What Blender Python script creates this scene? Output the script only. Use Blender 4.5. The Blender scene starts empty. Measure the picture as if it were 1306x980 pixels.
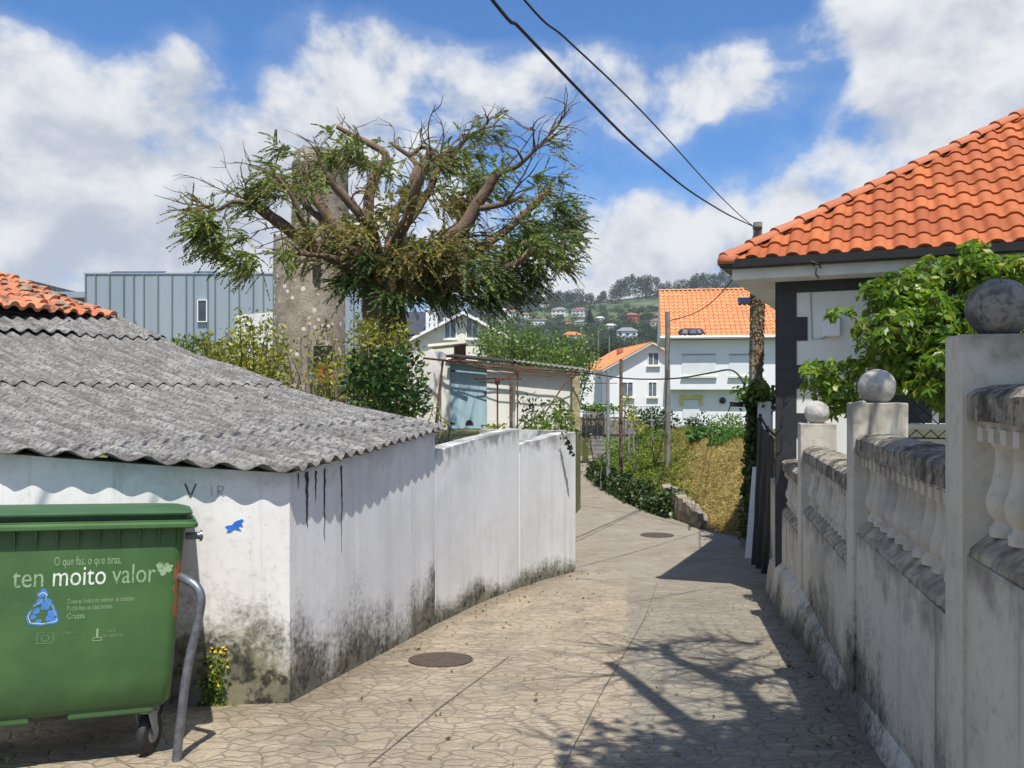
import bpy, bmesh, math, random
import numpy as np
from mathutils import Vector, Matrix, noise as mnoise
R = math.radians
random.seed(7); rng = np.random.default_rng(11)
scene = bpy.context.scene
COL = scene.collection
F = 1060.0; CX = 653.0; HY = 495.0           # the photo's focal length (px), centre column, horizon row

def P(px, py, D):
    return Vector(((px-CX)/F*D, D, -(py-HY)/F*D))

# ------------------------------------------------------------------ ground profile of the lane
_ty = [-30, -10, 0, 5, 9, 12, 15, 18, 25, 35, 60, 200]
_tz = [0.6, -.75, -1.57, -2.10, -2.52, -2.78, -2.93, -3.03, -3.27, -3.6, -3.9, -4.1]
def zraw(y): return float(np.interp(y, _ty, _tz))
def zg(y): return (zraw(y-1.0)+2*zraw(y-.5)+2*zraw(y)+2*zraw(y+.5)+zraw(y+1.0))/8
def G(px, py):
    """where the sight line through a pixel meets the lane"""
    lo, hi = .5, 120.
    k = (py-HY)/F
    for _ in range(60):
        m = (lo+hi)/2
        if -k*m > zg(m): lo = m
        else: hi = m
    return Vector(((px-CX)/F*lo, lo, zg(lo)))

# ------------------------------------------------------------------ object helpers
ORIG = {}
def thing(name, label, cat, loc=(0, 0, 0), group=None, matrix=None):
    o = bpy.data.objects.new(name, None); COL.objects.link(o)
    o.empty_display_size = .2
    o['label'] = label; o['category'] = cat
    if group: o['group'] = group
    if matrix is not None:
        o.matrix_world = matrix; ORIG[o.name] = Vector((0, 0, 0))
    else:
        o.location = loc; ORIG[o.name] = Vector(loc)
    return o
def tag(o, label, cat, group=None):
    o['label'] = label; o['category'] = cat
    if group: o['group'] = group
    return o
def link_mesh(name, me, parent=None, kind=None, loc=None):
    o = bpy.data.objects.new(name, me); COL.objects.link(o)
    if parent is not None:
        o.parent = parent; ORIG[o.name] = ORIG[parent.name].copy()
    else: ORIG[o.name] = Vector((0, 0, 0))
    if kind: o['kind'] = kind
    return o

class MB:
    def __init__(s): s.v = []; s.f = []; s.a = {}; 
    def add(s, vs, fs):
        n = len(s.v); s.v += [tuple(v) for v in vs]; s.f += [tuple(i+n for i in f) for f in fs]; return s
    def box(s, c, d, rot=None, taper=1.0):
        x, y, z = d[0]/2, d[1]/2, d[2]/2
        vs = [Vector((sx*x*(taper if sz > 0 else 1), sy*y*(taper if sz > 0 else 1), sz*z)) for sz in (-1, 1) for sy in (-1, 1) for sx in (-1, 1)]
        if rot is not None:
            m = rot if isinstance(rot, Matrix) else Matrix.Rotation(rot, 3, 'Z')
            vs = [m @ v for v in vs]
        c = Vector(c)
        return s.add([v+c for v in vs], [(0, 2, 3, 1), (4, 5, 7, 6), (0, 1, 5, 4), (2, 6, 7, 3), (0, 4, 6, 2), (1, 3, 7, 5)])
    def hexa(s, b, t):      # four bottom points, four top points (same winding)
        return s.add(list(b)+list(t), [(3, 2, 1, 0), (4, 5, 6, 7)]+[(i, (i+1) % 4, 4+(i+1) % 4, 4+i) for i in range(4)])
    def prism(s, poly, off):   # extrude a planar polygon by a vector
        n = len(poly); off = Vector(off)
        return s.add([Vector(p) for p in poly]+[Vector(p)+off for p in poly],
                     [tuple(range(n))[::-1], tuple(range(n, 2*n))]+[(i, (i+1) % n, n+(i+1) % n, n+i) for i in range(n)])
    def tube(s, pts, r, n=8, cap=True):
        pts = [Vector(p) for p in pts]; m = len(pts)
        rs = r if isinstance(r, (list, tuple)) else [r]*m
        base = len(s.v); up = None
        for i, p in enumerate(pts):
            t = (pts[min(i+1, m-1)]-pts[max(i-1, 0)])
            if t.length < 1e-9: t = Vector((0, 0, 1))
            t.normalize()
            if up is None:
                up = t.orthogonal().normalized()
            else:
                up = (up - t*up.dot(t))
                up = up.normalized() if up.length > 1e-6 else t.orthogonal().normalized()
            b = t.cross(up)
            for k in range(n):
                a = 2*math.pi*k/n
                s.v.append(tuple(p+(up*math.cos(a)+b*math.sin(a))*rs[i]))
        for i in range(m-1):
            for k in range(n):
                a = base+i*n+k; b2 = base+i*n+(k+1) % n
                s.f.append((a, b2, b2+n, a+n))
        if cap:
            s.f.append(tuple(base+k for k in range(n))[::-1]); s.f.append(tuple(base+(m-1)*n+k for k in range(n)))
        return s
    def lathe(s, c, prof, n=16, axis=None):   # prof: (r,z) list
        c = Vector(c); base = len(s.v); m = len(prof)
        rot = axis if axis is not None else Matrix.Identity(3)
        for r, z in prof:
            for k in range(n):
                a = 2*math.pi*k/n
                s.v.append(tuple(c+rot @ Vector((r*math.cos(a), r*math.sin(a), z))))
        for i in range(m-1):
            for k in range(n):
                a = base+i*n+k; b2 = base+i*n+(k+1) % n
                s.f.append((a, b2, b2+n, a+n))
        s.f.append(tuple(base+k for k in range(n))[::-1]); s.f.append(tuple(base+(m-1)*n+k for k in range(n)))
        return s
    def build(s, name, mat, parent=None, smooth=False, kind=None, bevel=0, attrs=None, origin=None):
        me = bpy.data.meshes.new(name)
        o0 = ORIG[parent.name] if parent is not None else (Vector(origin) if origin else Vector((0, 0, 0)))
        vs = [(v[0]-o0[0], v[1]-o0[1], v[2]-o0[2]) for v in s.v]
        me.from_pydata(vs, [], s.f); me.update()
        if attrs:
            for an, vals in attrs.items():
                at = me.attributes.new(an, 'FLOAT', 'POINT'); at.data.foreach_set('value', np.asarray(vals, np.float32))
        mats = mat if isinstance(mat, (list, tuple)) else [mat]
        for m in mats: me.materials.append(m)
        if smooth: me.polygons.foreach_set('use_smooth', [True]*len(me.polygons))
        o = link_mesh(name, me, parent, kind)
        if parent is None and origin: o.location = origin; ORIG[o.name] = Vector(origin)
        if bevel:
            b = o.modifiers.new('bev', 'BEVEL'); b.width = bevel; b.segments = 2; b.limit_method = 'ANGLE'; b.angle_limit = R(35)
        if smooth and smooth != 'all': autosmooth(o)
        return o
def autosmooth(o, ang=40):
    me = o.data
    bm = bmesh.new(); bm.from_mesh(me)
    for e in bm.edges:
        if len(e.link_faces) == 2 and e.calc_face_angle(0) > R(ang): e.smooth = False
    bm.to_mesh(me); bm.free()

def grid_mesh(xs, ys, zf):
    mb = MB(); nx, ny = len(xs), len(ys)
    for y in ys:
        for x in xs: mb.v.append((x, y, zf(x, y)))
    for j in range(ny-1):
        for i in range(nx-1):
            a = j*nx+i; mb.f.append((a, a+1, a+nx+1, a+nx))
    return mb

def leaf_mesh(name, C, Dv, L, W, mat, parent=None, kind=None, rnd=None, fold=.0):
    """rhombic leaves: centres C, long directions Dv, lengths L, widths W"""
    n = len(C); C = np.asarray(C, float); Dv = np.asarray(Dv, float)
    Dv = Dv/np.maximum(np.linalg.norm(Dv, axis=1, keepdims=True), 1e-6)
    q = rng.normal(size=(n, 3)); S = np.cross(Dv, q); S /= np.maximum(np.linalg.norm(S, axis=1, keepdims=True), 1e-6)
    L = np.broadcast_to(np.asarray(L, float), (n,))[:, None]; W = np.broadcast_to(np.asarray(W, float), (n,))[:, None]
    o0 = np.array(ORIG[parent.name]) if parent is not None else np.zeros(3)
    V = np.empty((n, 4, 3))
    V[:, 0] = C-Dv*L*.5; V[:, 1] = C-Dv*L*.05+S*W*.5; V[:, 2] = C+Dv*L*.5; V[:, 3] = C-Dv*L*.05-S*W*.5
    V -= o0
    me = bpy.data.meshes.new(name)
    me.vertices.add(n*4); me.vertices.foreach_set('co', V.reshape(-1).astype(np.float32))
    me.loops.add(n*4); me.loops.foreach_set('vertex_index', np.arange(n*4, dtype=np.int32))
    me.polygons.add(n); me.polygons.foreach_set('loop_start', np.arange(0, n*4, 4, dtype=np.int32)); me.polygons.foreach_set('loop_total', np.full(n, 4, np.int32))
    me.update(calc_edges=True)
    at = me.attributes.new('rnd', 'FLOAT', 'FACE'); at.data.foreach_set('value', (rng.random(n) if rnd is None else np.asarray(rnd)).astype(np.float32))
    me.materials.append(mat)
    return link_mesh(name, me, parent, kind)

# ------------------------------------------------------------------ materials
class NT:
    def __init__(s, name):
        s.m = bpy.data.materials.new(name); s.m.use_nodes = True
        s.t = s.m.node_tree; s.n = s.t.nodes; s.l = s.t.links
        s.b = s.n['Principled BSDF']; s.out = s.n['Material Output']
        s.b.inputs['Roughness'].default_value = .8
        s._tc = None
    def new(s, t, **k):
        n = s.n.new(t)
        for a, v in k.items(): setattr(n, a, v)
        return n
    def tc(s):
        if not s._tc: s._tc = s.new('ShaderNodeTexCoord')
        return s._tc.outputs['Object']
    def put(s, v, sock):
        if v is None: return
        if hasattr(v, 'is_linked') or isinstance(v, bpy.types.NodeSocket): s.l.new(v, sock)
        elif isinstance(v, (tuple, list)) and len(v) == 3 and sock.type == 'RGBA': sock.default_value = (*v, 1)
        else: sock.default_value = v
    def math(s, op, a, b=0, c=None, clamp=False):
        n = s.new('ShaderNodeMath', operation=op, use_clamp=clamp)
        s.put(a, n.inputs[0]); s.put(b, n.inputs[1])
        if c is not None: s.put(c, n.inputs[2])
        return n.outputs[0]
    def mapping(s, scale=(1, 1, 1), rot=(0, 0, 0), vec=None, loc=(0, 0, 0)):
        n = s.new('ShaderNodeMapping'); s.l.new(vec or s.tc(), n.inputs[0])
        n.inputs['Scale'].default_value = scale; n.inputs['Rotation'].default_value = rot; n.inputs['Location'].default_value = loc
        return n.outputs[0]
    def noise(s, scale, detail=4, rough=.55, vec=None, dist=0):
        n = s.new('ShaderNodeTexNoise'); s.l.new(vec or s.tc(), n.inputs['Vector'])
        n.inputs['Scale'].default_value = scale; n.inputs['Detail'].default_value = detail
        n.inputs['Roughness'].default_value = rough; n.inputs['Distortion'].default_value = dist
        return n.outputs['Fac']
    def voro(s, scale, feature='F1', vec=None, rand=1.0, out='Distance'):
        n = s.new('ShaderNodeTexVoronoi', feature=feature); s.l.new(vec or s.tc(), n.inputs['Vector'])
        n.inputs['Scale'].default_value = scale; n.inputs['Randomness'].default_value = rand
        return n.outputs[out]
    def ramp(s, v, a, b, smooth=True):     # map v from [a,b] to [0,1] clamped
        n = s.new('ShaderNodeMapRange', interpolation_type='SMOOTHSTEP' if smooth else 'LINEAR')
        s.put(v, n.inputs[0]); n.inputs[1].default_value = a; n.inputs[2].default_value = b
        return n.outputs[0]
    def mix(s, f, a, b, mode='MIX'):
        n = s.new('ShaderNodeMix', data_type='RGBA', blend_type=mode)
        s.put(f, n.inputs[0]); s.put(a, n.inputs[6]); s.put(b, n.inputs[7])
        return n.outputs[2]
    def attr(s, name): 
        n = s.new('ShaderNodeAttribute', attribute_name=name); return n.outputs['Fac']
    def bump(s, h, strength=.3, dist=.01):
        n = s.new('ShaderNodeBump'); s.put(h, n.inputs['Height'])
        n.inputs['Strength'].default_value = strength; n.inputs['Distance'].default_value = dist
        s.l.new(n.outputs[0], s.b.inputs['Normal']); return n
    def color(s, c): s.put(c, s.b.inputs['Base Color']); return s
    def rough(s, r): s.put(r, s.b.inputs['Roughness']); return s

def plain(name, c, rough=.7, metal=0, var=.25, scale=6, bump=0):
    t = NT(name)
    n = t.noise(scale, 5, .6)
    d = tuple(x*(1-var) for x in c); e = tuple(min(1, x*(1+var*.6)) for x in c)
    t.color(t.mix(t.ramp(n, .3, .7), d, e)).rough(rough)
    t.b.inputs['Metallic'].default_value = metal
    if bump: t.bump(t.noise(scale*6, 4, .6), bump, .005)
    return t.m

def leafmat(name, c1, c2, c3=None, transl=.35, rough=.5):
    t = NT(name); r = t.attr('rnd')
    c = t.mix(r, c1, c2)
    if c3: c = t.mix(t.ramp(r, .85, .95), c, c3)
    n = t.noise(1.3, 3)
    c = t.mix(t.math('MULTIPLY', t.ramp(n, .35, .7), .45), c, tuple(x*.55 for x in c1))
    t.color(c).rough(rough)
    tr = t.new('ShaderNodeBsdfTranslucent'); t.put(t.mix(.4, c, (c2[0]*1.4, c2[1]*1.3, c2[2]*.6)), tr.inputs[0])
    mx = t.new('ShaderNodeMixShader'); mx.inputs[0].default_value = transl
    t.l.new(t.b.outputs[0], mx.inputs[1]); t.l.new(tr.outputs[0], mx.inputs[2]); t.l.new(mx.outputs[0], t.out.inputs[0])
    return t.m

def wallmat(name, base, dirt, moss, streak=.5, mossh=.4, grime=.5, topdirt=.3, crack=.4, patch=.3):
    """painted render; attributes hb (m above the foot) and ht (m below the top)"""
    t = NT(name); hb = t.attr('hb'); ht = t.attr('ht')
    big = t.noise(1.1, 6, .62); fine = t.noise(14, 6, .65); mid = t.noise(4.2, 5, .6)
    c = t.mix(t.math('MULTIPLY', t.ramp(big, .43, .66), patch), base, tuple(x*.60 for x in base))
    c = t.mix(t.math('MULTIPLY', t.ramp(fine, .5, .8), .35*grime+.1), c, dirt)
    # rain streaks: stretched noise, strongest below the coping
    sv = t.mapping((7, 7, .35)); st = t.noise(1.0, 6, .7, vec=sv)
    sf = t.math('MULTIPLY', t.ramp(st, .55, .8), streak)
    c = t.mix(sf, c, tuple(x*.55 for x in dirt))
    # grime along the top
    tn = t.math('ADD', ht, t.math('MULTIPLY', t.math('SUBTRACT', mid, .5), .9))
    c = t.mix(t.math('MULTIPLY', t.ramp(tn, .20, -.08), topdirt), c, tuple(x*.55 for x in dirt))
    # hairline cracks
    cv = t.voro(1.4, 'DISTANCE_TO_EDGE', vec=t.mapping((1, 1, .8)))
    ck = t.math('MULTIPLY', t.ramp(cv, .012, .002), t.math('MULTIPLY', t.ramp(big, .5, .56), crack))
    c = t.mix(ck, c, (.09, .08, .07))
    # moss and black algae climbing from the foot in a ragged band
    lo = t.noise(.75, 3, .5, vec=t.mapping((1, 1, .25)))
    mn = t.math('ADD', t.math('MULTIPLY', t.math('SUBTRACT', mid, .5), 1.1), t.math('ADD', t.math('MULTIPLY', t.math('SUBTRACT', st, .5), .55), t.math('MULTIPLY', t.math('SUBTRACT', lo, .45), 3.4)))
    mh = t.math('SUBTRACT', hb, t.math('MULTIPLY', mn, mossh*1.1))
    mh = t.math('SUBTRACT', mh, t.math('MULTIPLY', t.math('SUBTRACT', t.noise(24, 6, .66), .5), mossh*1.7))
    sw = t.noise(1.0, 5, .62, vec=t.mapping((3.2, 3.2, .16)))
    c = t.mix(t.math('MULTIPLY', t.ramp(sw, .48, .72), streak*.8), c, tuple(x*.62 for x in base))
    m1 = t.ramp(mh, mossh*1.15, mossh*.05)
    c = t.mix(t.math('MULTIPLY', m1, .9), c, t.mix(t.ramp(mid, .4, .62), moss, tuple(x*.45 for x in moss)))
    m2 = t.ramp(mh, mossh*.55, -mossh*.1)
    c = t.mix(t.math('MULTIPLY', m2, t.ramp(t.noise(9, 6, .7), .45, .62)), c, (.028, .027, .02))
    # pits
    c = t.mix(t.math('MULTIPLY', t.ramp(t.noise(45, 3, .6), .66, .74), .5), c, (.1, .095, .085))
    t.color(c).rough(.9)
    h = t.math('ADD', t.math('MULTIPLY', t.noise(22, 6, .65), 1.0), t.math('MULTIPLY', mid, 1.2))
    t.bump(h, .22, .008)
    return t.m

M = {}
M['shed_wall'] = wallmat('whitewashed_render', (.79, .785, .76), (.36, .34, .30), (.17, .155, .075), .55, .44, .9, .25, .05)
M['garden_shed_wall'] = wallmat('chalky_shed_render', (.80, .79, .75), (.5, .46, .38), (.34, .29, .18), .25, .22, .3, .1, .0, .15)
M['shed_side'] = wallmat('algae_stained_render', (.75, .755, .76), (.36, .35, .32), (.115, .10, .055), .55, .50, .4, .3, .0)
M['lane_wall'] = wallmat('grey_white_render', (.75, .755, .76), (.38, .37, .34), (.15, .14, .07), .6, .24, .35, .85, .0)
M['balustrade'] = wallmat('weathered_painted_cement', (.54, .50, .415), (.15, .13, .105), (.09, .08, .055), 1.0, .55, 1.2, .6, .25, .9)
M['house_white'] = wallmat('clean_white_render', (.76, .77, .75), (.55, .54, .5), (.4, .38, .3), .15, .05, .1, 0, .1, .1)
M['far_white'] = plain('far_white_render', (.80, .81, .82), .85, var=.05, scale=.6)
M['cream'] = plain('cream_render', (.74, .72, .62), .85, var=.08, scale=.5)
M['black_paint'] = plain('black_wall_paint', (.028, .028, .032), .55, var=.3, scale=12, bump=.2)
M['soffit'] = plain('soffit_paint', (.70, .69, .64), .8, var=.12, scale=3)
M['gutter'] = plain('dark_gutter', (.02, .017, .016), .45, var=.3, scale=8)
M['dark'] = plain('dark_interior', (.012, .012, .012), .8)
M['steel'] = plain('galvanised_steel', (.20, .22, .25), .45, .7, var=.3, scale=25)
M['grey_metal'] = plain('grey_pole_metal', (.32, .34, .36), .5, .3, var=.2, scale=9)
M['rust'] = plain('rusty_iron', (.16, .07, .045), .85, .2, var=.5, scale=20)
M['rubber'] = plain('black_rubber', (.022, .022, .022), .7, var=.3, scale=20)
M['cable'] = plain('black_cable', (.012, .012, .013), .6)
M['concrete_pole'] = plain('concrete_pole', (.20, .19, .17), .9, var=.35, scale=5, bump=.4)
M['wood'] = plain('weathered_wood', (.16, .11, .075), .9, var=.5, scale=8, bump=.4)
M['darkwood'] = plain('dark_old_timber', (.035, .027, .022), .9, var=.5, scale=8, bump=.4)
M['bark_pale'] = plain('pale_cut_wood', (.42, .31, .20), .9, var=.3, scale=10)
M['slate'] = plain('slate_roof', (.045, .05, .06), .6, var=.3, scale=3)
M['glass'] = plain('window_glass', (.06, .075, .09), .12, var=.3, scale=1)
M['paleglass'] = plain('curtained_glass', (.16, .18, .21), .12, var=.3, scale=2)
M['yellow'] = plain('yellow_paint', (.62, .55, .22), .8, var=.15, scale=4)
M['soil'] = plain('garden_soil', (.10, .08, .05), .95, var=.5, scale=3, bump=.6)
M['ironwork'] = plain('black_ironwork', (.02, .02, .02), .5)
M['brown_cover'] = plain('iron_cover', (.10, .072, .055), .7, .3, var=.35, scale=30, bump=.5)
M['blind'] = plain('closed_white_blind', (.68, .70, .72), .6, var=.05, scale=2)
M['tarp'] = plain('dark_tarp', (.03, .033, .045), .5, var=.4, scale=4)
M['redpaint'] = plain('red_paint', (.33, .055, .03), .7, var=.4, scale=5)
M['skyblue_panel'] = plain('solar_panel', (.03, .04, .07), .25)
M['brick'] = plain('old_brick', (.20, .10, .07), .9, var=.5, scale=6, bump=.4)

def mk_street():
    t = NT('stamped_concrete'); g = t.tc()
    wob = t.new('ShaderNodeVectorMath', operation='ADD')
    nz = t.new('ShaderNodeTexNoise'); t.l.new(g, nz.inputs[0]); nz.inputs['Scale'].default_value = 3.1; nz.inputs['Detail'].default_value = 2
    sc = t.new('ShaderNodeVectorMath', operation='SCALE'); t.l.new(nz.outputs['Color'], sc.inputs[0]); sc.inputs['Scale'].default_value = .26
    t.l.new(g, wob.inputs[0]); t.l.new(sc.outputs[0], wob.inputs[1])
    v2 = t.mapping((.85, 1.15, 0), vec=wob.outputs[0], rot=(0, 0, R(-14)))
    e = t.voro(7.6, 'DISTANCE_TO_EDGE', vec=v2, rand=.85)
    cellc = t.voro(7.6, 'F1', vec=v2, rand=.85, out='Color')
    sep = t.new('ShaderNodeSeparateColor'); t.l.new(cellc, sep.inputs[0])
    x = t.new('ShaderNodeSeparateXYZ'); t.l.new(g, x.inputs[0])
    X, Y = x.outputs[0], x.outputs[1]
    big = t.noise(.55, 5, .6); mid = t.noise(2.4, 6, .65); fine = t.noise(38, 5, .7)
    warm = (.355, .290, .205); grey = (.225, .205, .160)
    # the right hand strip was poured separately and is greyer
    side = t.math('SUBTRACT', X, t.math('MULTIPLY_ADD', Y, .135, .02))
    c = t.mix(t.ramp(t.math('ADD', side, t.math('MULTIPLY', t.math('SUBTRACT', mid, .5), .25)), -.03, .06), warm, grey)
    # beyond the bend the concrete is plain grey
    far = t.ramp(t.math('ADD', Y, t.math('MULTIPLY', mid, 1.0)), 10.5, 14)
    c = t.mix(far, c, (.26, .232, .19))
    c = t.mix(t.math('MULTIPLY', t.ramp(sep.outputs[0], 0, 1), .16), c, (.22, .18, .14))
    c = t.mix(t.math('MULTIPLY', t.ramp(big, .45, .66), .6), c, (.215, .175, .125))
    c = t.mix(t.math('MULTIPLY', t.ramp(mid, .52, .75), .4), c, (.42, .355, .285))
    dm = t.noise(1.7, 6, .7)
    c = t.mix(t.math('MULTIPLY', t.ramp(dm, .48, .66), .6), c, (.165, .135, .095))
    c = t.mix(t.math('MULTIPLY', t.ramp(t.noise(5.5, 6, .7, vec=t.mapping((.5, 1.6, 0))), .5, .66), .45), c, (.46, .40, .31))
    c = t.mix(t.math('MULTIPLY', t.ramp(fine, .48, .66), .5), c, (.13, .11, .085))
    c = t.mix(t.math('MULTIPLY', t.ramp(t.noise(70, 3, .6), .6, .72), .4), c, (.55, .5, .42))
    near = t.math('SUBTRACT', 1.0, far)
    jm = t.ramp(t.noise(1.2, 4, .6), .3, .55)
    j = t.math('MULTIPLY', t.ramp(t.math('ADD', e, t.math('MULTIPLY', t.math('SUBTRACT', t.noise(11, 4, .65), .5), .085)), .03, .0), t.math('MULTIPLY', near, t.math('MULTIPLY_ADD', jm, .46, .04)))
    c = t.mix(j, c, (.13, .105, .08))
    # ragged darker brown band along the feet of the walls (attribute: distance to the nearest wall)
    wd = t.math('ADD', t.attr('wd'), t.math('MULTIPLY', t.math('SUBTRACT', mid, .5), .8))
    c = t.mix(t.math('MULTIPLY', t.ramp(wd, .42, .02), .55), c, (.13, .105, .07))
    t.color(c).rough(.85)
    hh = t.math('ADD', t.math('MULTIPLY', t.math('MULTIPLY', t.ramp(e, 0, .09), near), .9), t.math('ADD', t.math('MULTIPLY', fine, .35), t.math('MULTIPLY', t.noise(9, 5, .6), .6)))
    t.bump(hh, .8, .018)
    return t.m
M['street'] = mk_street()

def mk_corrugated():
    t = NT('lichened_fibre_cement'); g = t.tc()
    sm = t.mapping((1.1, 7.5, 4), vec=t.mapping((1, 1, 1), rot=(0, 0, R(36))))
    a = t.noise(1.6, 7, .7, vec=sm); b = t.noise(30, 5, .75); d = t.noise(9, 6, .7)
    c = t.mix(t.ramp(a, .32, .68), (.13, .125, .117), (.32, .312, .297))
    c = t.mix(t.math('MULTIPLY', t.ramp(b, .47, .58), .85), c, (.06, .056, .05))
    c = t.mix(t.math('MULTIPLY', t.ramp(d, .56, .72), .55), c, (.46, .455, .44))
    c = t.mix(t.math('MULTIPLY', t.ramp(t.noise(.9, 4, .6), .45, .7), .35), c, (.17, .16, .145))
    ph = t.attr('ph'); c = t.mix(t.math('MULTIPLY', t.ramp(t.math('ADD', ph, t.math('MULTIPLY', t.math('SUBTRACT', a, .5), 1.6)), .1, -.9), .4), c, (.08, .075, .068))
    sp = t.voro(3.1, 'F1'); sel = t.noise(2.3, 2)
    c = t.mix(t.math('MULTIPLY', t.ramp(t.math('ADD', sp, t.math('MULTIPLY', b, .12)), .17, .14), t.ramp(sel, .50, .53)), c, (.022, .02, .018))
    sp2 = t.voro(1.35, 'F1')
    c = t.mix(t.math('MULTIPLY', t.ramp(t.math('ADD', sp2, t.math('MULTIPLY', d, .2)), .17, .13), t.ramp(t.noise(.8, 1), .52, .56)), c, (.40, .33, .09))
    t.color(c).rough(.95)
    t.bump(t.math('ADD', t.math('MULTIPLY', b, .8), d), .8, .02)
    return t.m
M['corrugated'] = mk_corrugated()

def mk_tile(name, c0, c1, dirtamt=.2, old=False):
    t = NT(name); r = t.attr('tile')
    c = t.mix(r, c0, c1)
    n = t.noise(5, 6, .65); f = t.noise(40, 4, .7)
    c = t.mix(t.math('MULTIPLY', t.ramp(n, .5, .75), dirtamt), c, tuple(x*.35 for x in c0))
    c = t.mix(t.math('MULTIPLY', t.ramp(f, .55, .8), dirtamt), c, tuple(min(1, x*1.3+.04) for x in c1))
    if old:
        c = t.mix(t.math('MULTIPLY', t.ramp(t.noise(3.2, 6, .7), .5, .62), .85), c, (.06, .045, .035))
        c = t.mix(t.math('MULTIPLY', t.ramp(t.noise(6, 5, .7), .6, .68), .6), c, (.34, .31, .26))
    t.color(c).rough(.75)
    t.bump(t.math('ADD', n, t.math('MULTIPLY', f, .5)), .2, .006)
    return t.m
M['tile'] = mk_tile('orange_clay_tile', (.29, .068, .018), (.45, .128, .036), .38)
M['ridge_tile'] = mk_tile('orange_ridge_tile', (.40, .12, .052), (.45, .145, .065), .2)
M['old_tile'] = mk_tile('old_clay_tile', (.38, .11, .045), (.55, .22, .11), .45, True)
M['far_tile'] = mk_tile('far_orange_tile', (.52, .21, .085), (.62, .28, .12), .3)

def mk_bin():
    t = NT('green_plastic')
    n = t.noise(3, 5, .6); f = t.noise(30, 5, .7)
    c = t.mix(t.ramp(n, .3, .7), (.038, .098, .030), (.056, .132, .040))
    c = t.mix(t.math('MULTIPLY', t.ramp(f, .6, .8), .3), c, (.14, .22, .11))
    sv = t.noise(1.6, 6, .75, vec=t.mapping((1.2, 1, 9)))
    c = t.mix(t.math('MULTIPLY', t.ramp(sv, .62, .78), .45), c, (.17, .24, .13))
    x = t.new('ShaderNodeSeparateXYZ'); t.l.new(t.tc(), x.inputs[0])
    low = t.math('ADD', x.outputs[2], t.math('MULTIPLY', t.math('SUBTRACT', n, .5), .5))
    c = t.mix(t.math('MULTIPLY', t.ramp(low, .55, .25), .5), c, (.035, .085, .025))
    # red paint scraped on the right edge
    ed = t.math('ADD', x.outputs[0], t.math('MULTIPLY', t.math('SUBTRACT', t.noise(12, 4, .7), .5), .14))
    zr = t.math('MULTIPLY', t.ramp(x.outputs[2], .74, .8), t.ramp(x.outputs[2], 1.1, 1.06))
    rd = t.math('MULTIPLY', t.math('MULTIPLY', t.ramp(ed, .585, .60), zr), t.ramp(t.noise(7, 5, .7, vec=t.mapping((4, 4, 1))), .42, .55))
    c = t.mix(t.math('MULTIPLY', rd, .8), c, (.36, .075, .03))
    t.color(c).rough(t.math('MULTIPLY_ADD', n, .25, .38))
    t.bump(f, .08, .004)
    return t.m
M['bin'] = mk_bin()
def worn(name, c, lo, hi):
    t = NT(name); n = t.noise(16, 6, .7); t.color(t.mix(t.ramp(n, lo, hi), (.045, .115, .034), c)).rough(.6); return t.m
M['bag_blue'] = worn('worn_blue_print', (.05, .19, .55), .32, .52)
M['bin_text'] = worn('faded_print', (.24, .36, .20), .33, .50)
M['bin_text_bold'] = worn('white_print_worn', (.62, .68, .60), .30, .5)
M['bin_text_faint'] = worn('faint_print', (.16, .26, .13), .36, .54)
M['old_text'] = plain('faded_white_print', (.17, .28, .14), .6, var=.45, scale=14)
M['old_text2'] = plain('white_print', (.46, .54, .44), .6, var=.35, scale=18)
M['old_text3'] = plain('worn_white_print', (.10, .19, .08), .6, var=.5, scale=14)
M['bluepaint'] = plain('blue_spray_paint', (.03, .19, .72), .6, var=.25, scale=15)
M['faint_scratch'] = plain('faint_scratch', (.40, .40, .40), .9, var=.2, scale=20)
M['scratch'] = plain('charcoal_scratch', (.12, .12, .125), .9, var=.4, scale=20)

def mk_bluedoor():
    t = NT('faded_blue_boards')
    g = t.mapping((1, 1, .15)); n = t.noise(9, 6, .7, vec=g)
    x = t.new('ShaderNodeSeparateXYZ'); t.l.new(t.tc(), x.inputs[0])
    b = t.math('ABSOLUTE', t.math('SUBTRACT', t.math('FRACT', t.math('MULTIPLY', x.outputs[0], 4.2)), .5))
    c = t.mix(t.ramp(n, .35, .7), (.30, .46, .56), (.42, .56, .63))
    c = t.mix(t.math('MULTIPLY', t.ramp(b, .47, .495), .5), c, (.12, .2, .27))
    c = t.mix(t.math('MULTIPLY', t.ramp(t.noise(20, 5, .7, vec=g), .6, .75), .4), c, (.6, .64, .64))
    t.color(c).rough(.8); return t.m
M['bluedoor'] = mk_bluedoor()

def mk_cladding(c, d):
    t = NT('zinc_cladding'); n = t.noise(.6, 4, .6, vec=t.mapping((1, 1, .1)))
    t.color(t.mix(t.ramp(n, .35, .65), c, d)).rough(.5); t.b.inputs['Metallic'].default_value = .15
    return t.m
M['zinc'] = mk_cladding((.28, .335, .385), (.325, .38, .43))
M['zincdark'] = mk_cladding((.13, .15, .17), (.17, .19, .21))

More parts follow.
